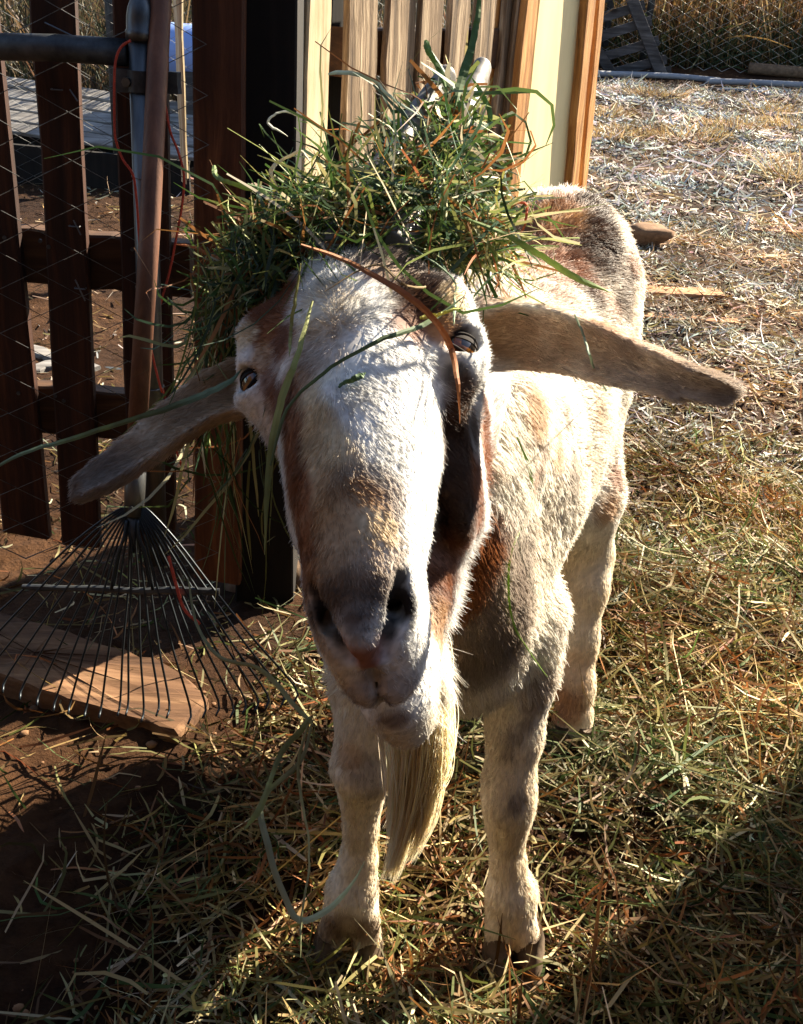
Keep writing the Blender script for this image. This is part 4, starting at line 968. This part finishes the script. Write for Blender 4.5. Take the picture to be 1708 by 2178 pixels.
YB = float(G(1480, 152)[1])
def background():
    print('YB', YB)
    fence = empty("chain_link_fence", (2.0, YB, float(gz(2, YB)))); tag(fence, "chain link fence across the far end of the yard", "fence")
    x0 = -6.0; P00 = np.array([x0, YB, .45]); z0 = float(gz(2, YB))+.02; P00[2] = z0
    chain_link("wire_mesh", P00, np.array([1.0, 0, 0]), 190, 40, .072, .0022, M_wire2, fence, 3)
    for x in (-5.5, -3.2, -.9, 1.4, PY(1385, 60, YB)[0], 5.0, 7.3):
        zb = float(gz(x, YB))-.1
        put("post", tube([(x-.03, YB+.03, zb), (x, YB+.03, zb+1.7)], .027, 10), M_dkst, fence, True)
    put("top_rail", tube([(-6, YB+.03, z0+1.5), (8, YB+.03, z0+1.5)], .02, 8), M_galv, fence, True)
    # pallet leaning on the fence
    pal = empty("leaning_pallet", G(1400, 175)); tag(pal, "old dark grey wooden pallet tilted against the far chain link fence", "pallet")
    YP = YB-.32
    Q = lambda x, y, o=0.0: PY(x, y, YP+o+(y-170)/170*-.10*-1)
    def stick(name, a, b, w, t, o, seed):
        p, q = Q(*a, o), Q(*b, o); d = nrm(q-p); s = nrm(np.cross(d, np.array([0, 1.0, 0])))
        put(name, board([p-s*w/2, p+s*w/2, q+s*w/2, q-s*w/2], BACK, t, seed=seed), M_old, pal)
    stick("stringer", (1330, -40), (1416, 180), .085, .045, -.02, 1)
    stick("stringer", (1240, 60), (1322, 188), .075, .045, -.02, 2)
    for i, (a, b) in enumerate([((1232, 52), (1372, 10)), ((1228, 92), (1386, 44)), ((1262, 128), (1402, 86)), ((1290, 158), (1418, 126)), ((1225, 196), (1428, 150)), ((1222, 20), (1352, -30))]):
        stick("slat", a, b, .070, .018, .02, 10+i)
    # pipes and logs along the fence foot
    M_pvc = mat_noise("dusty_white_pipe", (.17, .18, .21), (.27, .28, .31), 8, .5, .1)
    def gpipe(name, pts, r, mat, label, cat, lift=1.0):
        P = [G(x, y)+np.array([0, 0, r*lift]) for x, y in pts]; tag(put(name, tube(bez(P, 24), r, 10), mat, None, True), label, cat)
    gpipe("pipe", [(1265, 163), (1420, 168), (1530, 178)], .022, M_pvc, "long whitish pipe on the ground at the foot of the far fence", "pipe")
    gpipe("pipe", [(1500, 181), (1600, 184), (1720, 190)], .022, M_pvc, "whitish pipe end at the far right below the fence", "pipe", 1.3)
    gpipe("log", [(1590, 158), (1660, 164), (1730, 170)], .045, M_bark, "grey log lying behind the whitish pipe at the far right", "log")
    gpipe("branch", [(1432, 213), (1460, 206), (1500, 193), (1520, 196)], .016, M_bark, "bent bare branch on the straw in front of the pipe", "branch")
    gpipe("branch", [(1508, 193), (1560, 194), (1610, 198), (1645, 210)], .010, M_pvc, "thin bleached branch on the straw at far right", "branch")
    gpipe("branch", [(1560, 222), (1620, 220), (1680, 224)], .008, M_bark, "thin dark twig low on the straw at far right", "branch")
    # tall dry weeds beyond the fence
    r = np.random.default_rng(31)
    def weeds(name, n, xr, yr, L, W, cols, wts, label, cat, lean=.25, bend=.7):
        X = r.uniform(*xr, n); Y = r.uniform(*yr, n); Z = gz(X, Y); D = np.stack([r.normal(-.12, lean, n), r.normal(0, lean, n), np.ones(n)], 1)
        tag(ribbons(name, np.stack([X, Y, Z], 1), D, r.gamma(9, L/9, n), r.uniform(.5, 1.5, n)*W, pick(cols, wts, n, .25, r), M_hay, 5, bend, .5, None, .25, r), label, cat, None, "stuff")
    weeds("dry_grass", 42000, (-7, 9), (YB+.25, YB+4.0), .95, .009, [(.22, .12, .05), (.32, .19, .08), (.13, .07, .03), (.45, .31, .15), (.07, .07, .03)], [4, 4, 3, 2, 1.5], "tall tangled dry brown grass beyond the chain link fence", "grass")
    weeds("dry_grass", 9000, (-7, 9), (YB+.15, YB+.9), .42, .010, [(.035, .05, .02), (.06, .07, .03), (.10, .07, .03)], [4, 3, 2], "low dark green weeds along the foot of the far fence", "grass", .5, 1.2)
    # golden tufts in the yard
    for i, (x, y, R, n, lab) in enumerate([(1310, 288, .26, 420, "wide golden grass tuft beside the panel post"), (1465, 292, .30, 420, "low golden grass tuft in the middle of the yard"), (1566, 272, .22, 300, "golden grass tuft right of the middle one"),
                                           (1692, 272, .30, 420, "golden grass tuft at the right edge of the yard"), (1400, 205, .25, 260, "small brown grass tuft below the leaning pallet"), (1640, 235, .25, 260, "pale grass tuft below the far branches"), (1700, 385, .20, 260, "golden grass clump at the right picture edge, nearer"), (1290, 245, .2, 200, "small grass tuft close behind the panel post")]):
        c = G(x, y); an = r.uniform(0, 6.283, n); rr = R*np.sqrt(r.random(n))*.8; X = c[0]+rr*np.cos(an); Y = c[1]+rr*np.sin(an)*.7
        D = np.stack([np.cos(an)*.7+r.normal(0, .4, n), np.sin(an)*.7+r.normal(0, .4, n), np.full(n, 1.0)], 1); tall = .14 if i == 6 else .065
        tag(ribbons("grass_tuft", np.stack([X, Y, gz(X, Y)], 1), D, r.gamma(8, tall/8, n), r.uniform(.6, 1.4, n)*.0045, pick([(.32, .22, .10), (.42, .32, .18), (.22, .14, .06)], [3, 3, 2], n, .2, r), M_hay, 4, .8, .4, None, .5, r), lab, "grass tuft", "dry grass tufts in the yard")
    return weeds
M_wire2 = mat_plain("old_galvanised_wire", (.42, .41, .39), .45, .6)
weeds = background()
# ================================================================== YARD BEHIND, LEFT (seen through the gate)
def left_yard():
    M_slat = mat_wood("bleached_pallet_wood", (.10, .095, .09), (.20, .19, .185), (.32, .31, .30), 40, .8, .5, axis='X')
    pal = empty("pallet", G(120, 330)); tag(pal, "bleached grey pallet lying flat behind the picket gate", "pallet")
    c = G(130, 330); d = nrm(np.array([1, -.42, 0])); s = np.array([-d[1], d[0], 0]); zt = .30
    Y0 = c[1]+.1
    tops = [(178, 0), (203, 1), (226, 2), (250, 3), (274, 4)]
    for y, i in tops:
        p = PY(-60, y-18, Y0+.55-.13*i); q = PY(420, y+52, Y0+.35-.13*i)
        dd = nrm(q-p); q = p+dd*np.linalg.norm(q-p); back = np.array([0, .35, -1.0])
        w = nrm(np.cross(dd, nrm(back)))*.045
        put("slat", board([p-w, p+w, q+w, q-w], back, .018, seed=50+i), M_slat, pal)
    p = PY(-60, 300, Y0+.05); q = PY(420, 360, Y0-.1); put("stringer", board([p+np.array([0, 0, .05]), q+np.array([0, 0, .05]), q-np.array([0, 0, .17]), p-np.array([0, 0, .17])], BACK, .4, seed=60), M_black, pal)  # black stringer deepened downwards to fill the shaded band under the slats
    g0 = G(100, 396); tz = PY(100, 312, g0[1])[2]
    xa, xb = PY(-80, 350, g0[1])[0], PY(404, 350, g0[1])[0]
    put("shade_board", board([(xa, g0[1]+.05, tz), (xb, g0[1]-.03, tz-.02), (xb, g0[1]-.03, g0[2]-.03), (xa, g0[1]+.05, g0[2]-.01)], BACK, .03, seed=61), M_black, pal)  # added near-black board standing in for the shade below the pallet
    M_blue = mat_noise("pale_blue_plastic", (.16, .25, .55), (.22, .32, .62), 5, .45, .05)
    tk = empty("tank", PY(540, 150, 5.6)); tag(tk, "pale blue tank lying on its side far behind the fence boards", "tank")
    a, b = PY(330, 108, 5.6), PY(760, 126, 5.6); ax = nrm(b-a); prof = [(-.06, .03), (-.05, .08), (-.02, .115), (0, .125)]
    P = [a+ax*h for h, k in prof]+[a*(1-t)+b*t for t in np.linspace(.02, .98, 14)]+[b-ax*h for h, k in prof[::-1]]
    R = [k for h, k in prof]+[.125+(.004 if i % 3 == 1 else 0) for i in range(14)]+[k for h, k in prof[::-1]]
    put("shell", tube(P, R, 24), M_blue, tk, True)
    for t in (.2, .75):
        p = a*(1-t)+b*t; z = float(gz(p[0], p[1])); put("cradle", board([p+np.array([-.05, -.1, -.08]), p+np.array([.05, -.1, -.08]), np.array([p[0]+.05, p[1]-.1, z-.02]), np.array([p[0]-.05, p[1]-.1, z-.02])], BACK, .2, seed=3), M_old, tk)
    # older wire fence beyond
    fn = empty("wire_fence", (-1.2, 4.6, float(gz(-1, 4.6)))); tag(fn, "second wire fence standing between the gate and the pale blue tank", "fence")
    z0 = float(gz(-1, 4.6)); chain_link("wire_mesh", np.array([-3.2, 4.6, z0]), np.array([1.0, 0, 0]), 55, 46, .065, .0016, M_wire, fn, 3)
    for x in (-3.0, PY(234, 60, 4.6)[0], .25): put("post", tube([(x, 4.63, z0-.1), (x, 4.63, z0+1.6)], .024, 10), M_dkst, fn, True)
    weeds("dry_grass", 9000, (-6, .6), (5.9, 8.0), .7, .007, [(.09, .065, .035), (.16, .10, .05), (.05, .05, .03), (.03, .035, .02)], [3, 3, 3, 2], "grey brown brush seen through the gate behind the second fence", "grass")
    # debris between
    for i, (a, b, w, lab) in enumerate([((30, 800), (150, 770), .05, "split board on the ground right behind the gate bottom"), ((60, 745), (200, 790), .05, "second split board crossing behind the gate bottom"), ((600, 560), (700, 575), .04, "board on the earth behind the pale slat")]):
        ground_plank(a, b, w, .02, lab, M_slat, 70+i)
left_yard()

# ================================================================== HAY ON THE GOAT
r = np.random.default_rng(77)
HC = [(.045, .085, .022), (.07, .115, .032), (.06, .10, .06), (.18, .20, .06), (.32, .31, .13), (.24, .10, .035), (.55, .48, .31)]
def heap(n, cx, cy, d0, sx, sy, sd, L, W, seed, spread, dirs=None, cut=None, wts=(5, 5, 4, 4, 3.5, 3, 2), bend=2.0, grav=.7):
    q = np.random.default_rng(seed); k = q.normal(size=(n, 3)); k = k/np.maximum(1, np.linalg.norm(k, axis=1, keepdims=True)/1.6)
    X = cx+sx*k[:, 0]; Y = cy+sy*k[:, 1]; d = d0+sd*k[:, 2]
    P = CP+d[:, None]*(F_+((X-CX)/FPX)[:, None]*CR-((Y-CY)/FPX)[:, None]*CU)
    D = q.normal(size=(n, 3))*np.array([1, .7, .45]) if dirs is None else np.asarray(dirs)+q.normal(0, spread, (n, 3))
    l = np.minimum(q.gamma(5, L/5, n), L*1.7); return P-nrm(D)*l[:, None]*.45, D, l, q.uniform(.55, 1.5, n)*W, pick(HC, wts, n, .22, q), bend, grav, q
def heaps(name, lst, label):
    P, D, l, w, c = [np.concatenate([h[i] for h in lst]) for i in range(5)]
    tag(ribbons(name, P, D, l, w, c, M_hay, 6, lst[0][5], .5, None, lst[0][6], lst[0][7]), label, "hay", None, "stuff")
heaps("hay_heap", [heap(360, 800, 425, .735, 95, 42, .040, .085, .0018, 1, 0), heap(280, 670, 470, .725, 55, 34, .032, .075, .0018, 2, 0), heap(260, 940, 425, .74, 62, 58, .032, .075, .0020, 3, 0),
                   heap(150, 860, 500, .690, 120, 22, .015, .085, .0016, 4, 0), heap(120, 965, 255, .81, 30, 55, .03, .055, .0032, 5, 0), heap(150, 890, 335, .765, 55, 45, .03, .075, .0020, 9, 0), heap(110, 965, 330, .775, 40, 50, .03, .07, .0022, 10, 0), heap(150, 1020, 505, .715, 38, 38, .03, .06, .0015, 6, 0, wts=(3, 3, 2, 3, 3, 4, 2)),
                   heap(650, 800, 440, .735, 125, 50, .035, .026, .0015, 7, 0, bend=1.0), heap(40, 800, 400, .73, 150, 75, .04, .14, .0014, 8, 0, wts=(2, 2, 3, 3, 3, 3, 4))],
      "tangled heap of green hay sitting on the goat's head and horns")
heaps("hay_drape", [heap(260, 560, 540, .715, 36, 40, .03, .055, .0018, 11, .7, -CU*.8-CR*.5), heap(220, 500, 625, .72, 22, 60, .025, .055, .0018, 12, .5, -CU-CR*.25), heap(80, 450, 740, .72, 20, 60, .02, .075, .0015, 13, .3, -CU-CR*.1),
                    heap(50, 490, 980, .73, 45, 90, .02, .09, .0015, 14, .35, -CU), heap(12, 570, 1000, .71, 14, 70, .01, .12, .0020, 15, .15, -CU), heap(26, 660, 600, .655, 45, 30, .008, .11, .0014, 17, .5, -CU-CR*.5), heap(14, 760, 620, .625, 60, 25, .005, .10, .0013, 18, .6, -CU*.6+CR*.6), heap(260, 530, 590, .715, 45, 60, .03, .028, .0015, 16, .8, -CU*.6-CR*.3)],
      "green hay draping down over the goat's right ear at picture left")
# single stalks one can pick out
def stalk(pts, w, col, label, d=.60, off=.010, tw=0.5, thick=.0004):
    P = []
    for q in pts:
        x, y = q[:2]; h = hit(x, y) if len(q) < 3 else None
        P.append(U(x, y, q[2]) if len(q) > 2 else (h+nrm(CP-h)*off if h is not None else U(x, y, d)))
    P = bez(P, 36); n = len(P); t = np.linspace(0, 1, n); V = []; Cc = []; q = np.random.default_rng(int(pts[0][0]*7+pts[0][1]) % 9999)
    j = np.cumsum(q.normal(0, .00022, (n, 3)), 0)*np.minimum(1, np.arange(n)/6)[:, None]; j -= t[:, None]*j[-1]; P = P+j; T, N, B = frames(P); tone = 1+.18*np.sin(q.uniform(0, 6)+t*q.uniform(4, 11))+q.normal(0, .06, n)
    for i in range(n):
        vd = nrm(CP-P[i]); sd = nrm(np.cross(T[i], vd)); a = tw*math.sin(9*t[i]); sd = nrm(sd*math.cos(a)+vd*math.sin(a)); up = np.cross(sd, T[i]); k = w*.40*min(1, .45+4*t[i], 6*(1.02-t[i]))*(1+.25*math.sin(5*t[i]+pts[0][0])); Cc += [np.array(col)*tone[i]]*4
        V += [P[i]-sd*k, P[i]+up*thick, P[i]+sd*k, P[i]-up*thick]
    Fc = [(i*4+j, i*4+(j+1) % 4, (i+1)*4+(j+1) % 4, (i+1)*4+j) for i in range(n-1) for j in range(4)]
    o = mesh_np("hay_stalk", np.array(V), Fc, M_hay, None, False, np.array(Cc))
    return tag(o, label, "hay stalk", "single hay stalks on and around the goat")
GR, BG, YG, BR, ST = (.10, .18, .05), (.13, .24, .15), (.36, .38, .12), (.30, .12, .045), (.62, .58, .46)
stalk([(640, 520), (740, 556), (860, 622), (925, 676), (958, 740), (975, 815), (978, 900)], .0040, BR, "thick reddish brown stalk arching over the forehead past the eye", off=.020)
stalk([(575, 990, .60), (610, 872, .59), (690, 790), (800, 725), (900, 690), (990, 628)], .0032, (.12, .17, .085), "green blade slanting across the forehead between the eyes", off=.010)
stalk([(720, 824), (735, 812), (756, 806), (778, 792)], .0036, (.10, .16, .07), "short green leaf lying on the nose bridge", off=.006)
stalk([(-40, 1010, .60), (60, 962, .60), (140, 938, .60), (280, 893, .60), (400, 853, .61), (480, 815, .63), (520, 780, .66)], .0038, (.16, .21, .12), "long green blade reaching across the ear to the left picture edge")
stalk([(665, 640), (630, 760), (598, 850, .60), (578, 930, .60), (566, 1050, .60), (563, 1180, .60)], .0044, (.34, .36, .13), "yellow green blade hanging straight down left of the nose", off=.010)
stalk([(400, 1230, .66), (420, 1330, .655), (470, 1400, .65), (560, 1430, .65), (640, 1515, .65), (668, 1545, .65)], .0030, (.38, .42, .24), "thin pale stalk running down to the knot in front of the chest")
stalk([(662, 1525, .65), (600, 1600, .65), (565, 1690, .65), (520, 1765, .65)], .0052, (.27, .33, .17), "broad green blade hanging from the knot, lower left")
stalk([(665, 1530, .652), (640, 1620, .65), (560, 1700, .65), (570, 1800, .65), (600, 1900, .65), (636, 1957, .65), (700, 1932, .65), (745, 1885, .65), (776, 1832, .65)], .0042, (.38, .43, .30), "long pale blade hanging in a hook in front of the hoof")
stalk([(655, 1540, .648), (630, 1640, .648), (648, 1740, .648), (657, 1840, .648), (640, 1950, .648), (639, 2036, .648)], .0022, (.42, .45, .25), "thin straight stalk hanging beside the hooked blade")
stalk([(1100, 930), (1130, 1010), (1125, 1090), (1092, 1160), (1080, 1240), (1092, 1330), (1130, 1395), (1165, 1440)], .0026, (.24, .38, .08), "thin green stem hanging down the goat's chest and shoulder", off=.018)
stalk([(1088, 1085), (1110, 1180), (1140, 1260), (1178, 1330)], .0013, (.45, .45, .38), "fine pale stem crossing the green one on the shoulder", off=.016)
stalk([(1022, -20, .80), (1012, 60, .80), (995, 140, .79), (968, 230, .78)], .0068, (.10, .17, .055), "broad green stem standing up from the heap to the top edge")
stalk([(975, 215, .78), (990, 260, .78), (1018, 282, .78), (1038, 268, .78), (1040, 235, .78), (1020, 195, .78), (1003, 165, .78)], .0062, (.16, .29, .10), "green blade looping right of the horns")
stalk([(905, 85, .78), (912, 105, .78), (935, 150, .78), (955, 200, .78)], .0050, (.18, .30, .11), "short green blade with bent tip left of the horns")
stalk([(698, 158, .76), (722, 153, .76), (762, 156, .76), (800, 170, .76), (832, 205, .75), (880, 240, .75), (925, 268, .75)], .0032, (.42, .48, .40), "pale bluish stalk arching out of the heap toward the pale slat")
stalk([(706, 288, .72), (640, 247, .72), (594, 240, .72), (570, 262, .72), (612, 290, .72)], .0024, (.60, .60, .52), "whitish curled stalk at the left of the heap")
stalk([(592, 410, .70), (580, 370, .70), (600, 340, .70), (640, 322, .70), (660, 345, .70)], .0034, (.66, .60, .46), "cream stalk bent in an arch on the heap's left side")
stalk([(455, 352, .72), (462, 375, .715), (500, 390, .71), (555, 405, .71), (590, 440, .70)], .0052, (.28, .36, .14), "broad green blade with a hooked end pointing left")
stalk([(375, 520, .72), (420, 530, .715), (450, 548, .71), (500, 570, .70)], .0030, (.40, .16, .06), "reddish stalk end pointing left at the ear base")
stalk([(985, 462, .66), (1070, 500, .67), (1150, 545, .68), (1230, 595, .69), (1302, 624, .70)], .0044, (.24, .34, .10), "straight green stem slanting down right over the back")
stalk([(1222, 668), (1240, 720), (1262, 780), (1290, 830), (1305, 850)], .0024, (.34, .42, .30), "thin grey green stem lying across the goat's left ear", off=.012)
stalk([(1105, 500, .69), (1118, 475, .69), (1120, 440, .69), (1095, 435, .69), (1085, 445, .69)], .0018, (.50, .12, .05), "kinked reddish stalk over the goat's back")
stalk([(870, 520, .66), (960, 590, .64), (968, 640, .63), (965, 690)], .0020, (.26, .34, .22), "thin stem falling from the heap over the brow", off=.010)
stalk([(893, 676), (930, 672), (985, 655)], .0030, (.46, .46, .10), "short yellow green stem on the brow above the eye", off=.012)
stalk([(640, 560), (620, 700), (615, 760)], .0022, (.30, .30, .12), "olive stem hanging over the brown brow", off=.012)
stalk([(690, 620), (800, 560), (900, 610), (1010, 560), (1090, 610)], .0016, (.20, .14, .07), "fine brown stem tangled across the forehead", off=.014)

# ================================================================== ADDED FENCE ON THE RIGHT (unseen, placed to shade the foreground)
def shade_fence():
    q = np.random.default_rng(9); x = 1.35
    f = empty("shade_fence", (x, .5, 0)); tag(f, "grey board fence added at the right to shade the foreground, outside the view", "fence")
    y = 2.0
    while y > -1.2:
        w = q.uniform(.085, .10); h = 1.36+q.normal(0, .02); z = float(gz(x, y))-.02
        put("plank", board([(x, y, h), (x, y-w, h), (x, y-w, z), (x, y, z)], np.array([1.0, 0, 0]), .018, seed=int(q.integers(999))), M_weath, f)
        y -= w+abs(q.normal(.008, .006))
    for z in (.3, 1.05):
        put("rail", board([(x+.02, 2.0, z+.045), (x+.02, -1.2, z+.045), (x+.02, -1.2, z-.045), (x+.02, 2.0, z-.045)], np.array([1.0, 0, 0]), .035, seed=4), M_weath, f)
shade_fence()

# ================================================================== ADDED ROOF AND WALLS BEHIND THE CAMERA (unseen, cut skylight to deepen shade)
def blocker():
    M_dark = mat_wood("dark_blocker_timber", (.02, .013, .008), (.045, .028, .017), (.08, .05, .03), 30, .85, .4, knots=False)
    s = empty("sky_blocker", (-.4, -1.0, 0)); tag(s, "dark timber roof and walls added as a skylight shelter behind the camera, outside the view", "blocker")
    def slab_(name, lo, hi):
        x0, y0, z0 = lo; x1, y1, z1 = hi
        V = [(x0, y0, z0), (x1, y0, z0), (x1, y1, z0), (x0, y1, z0), (x0, y0, z1), (x1, y0, z1), (x1, y1, z1), (x0, y1, z1)]
        put(name, (np.array(V, float), [(0, 3, 2, 1), (4, 5, 6, 7), (0, 1, 5, 4), (1, 2, 6, 5), (2, 3, 7, 6), (3, 0, 4, 7)]), M_dark, s)
    slab_("back_wall", (-2.0, -1.9, -.05), (1.8, -1.8, 2.1)); slab_("side_wall", (-2.06, -1.9, -.05), (-2.0, .9, 2.1)); slab_("roof", (-2.2, -2.0, 2.1), (1.9, -.45, 2.16))
    for x in (-1.95, 1.75): slab_("post", (x, -.65, -.05), (x+.1, -.55, 2.1))
blocker()
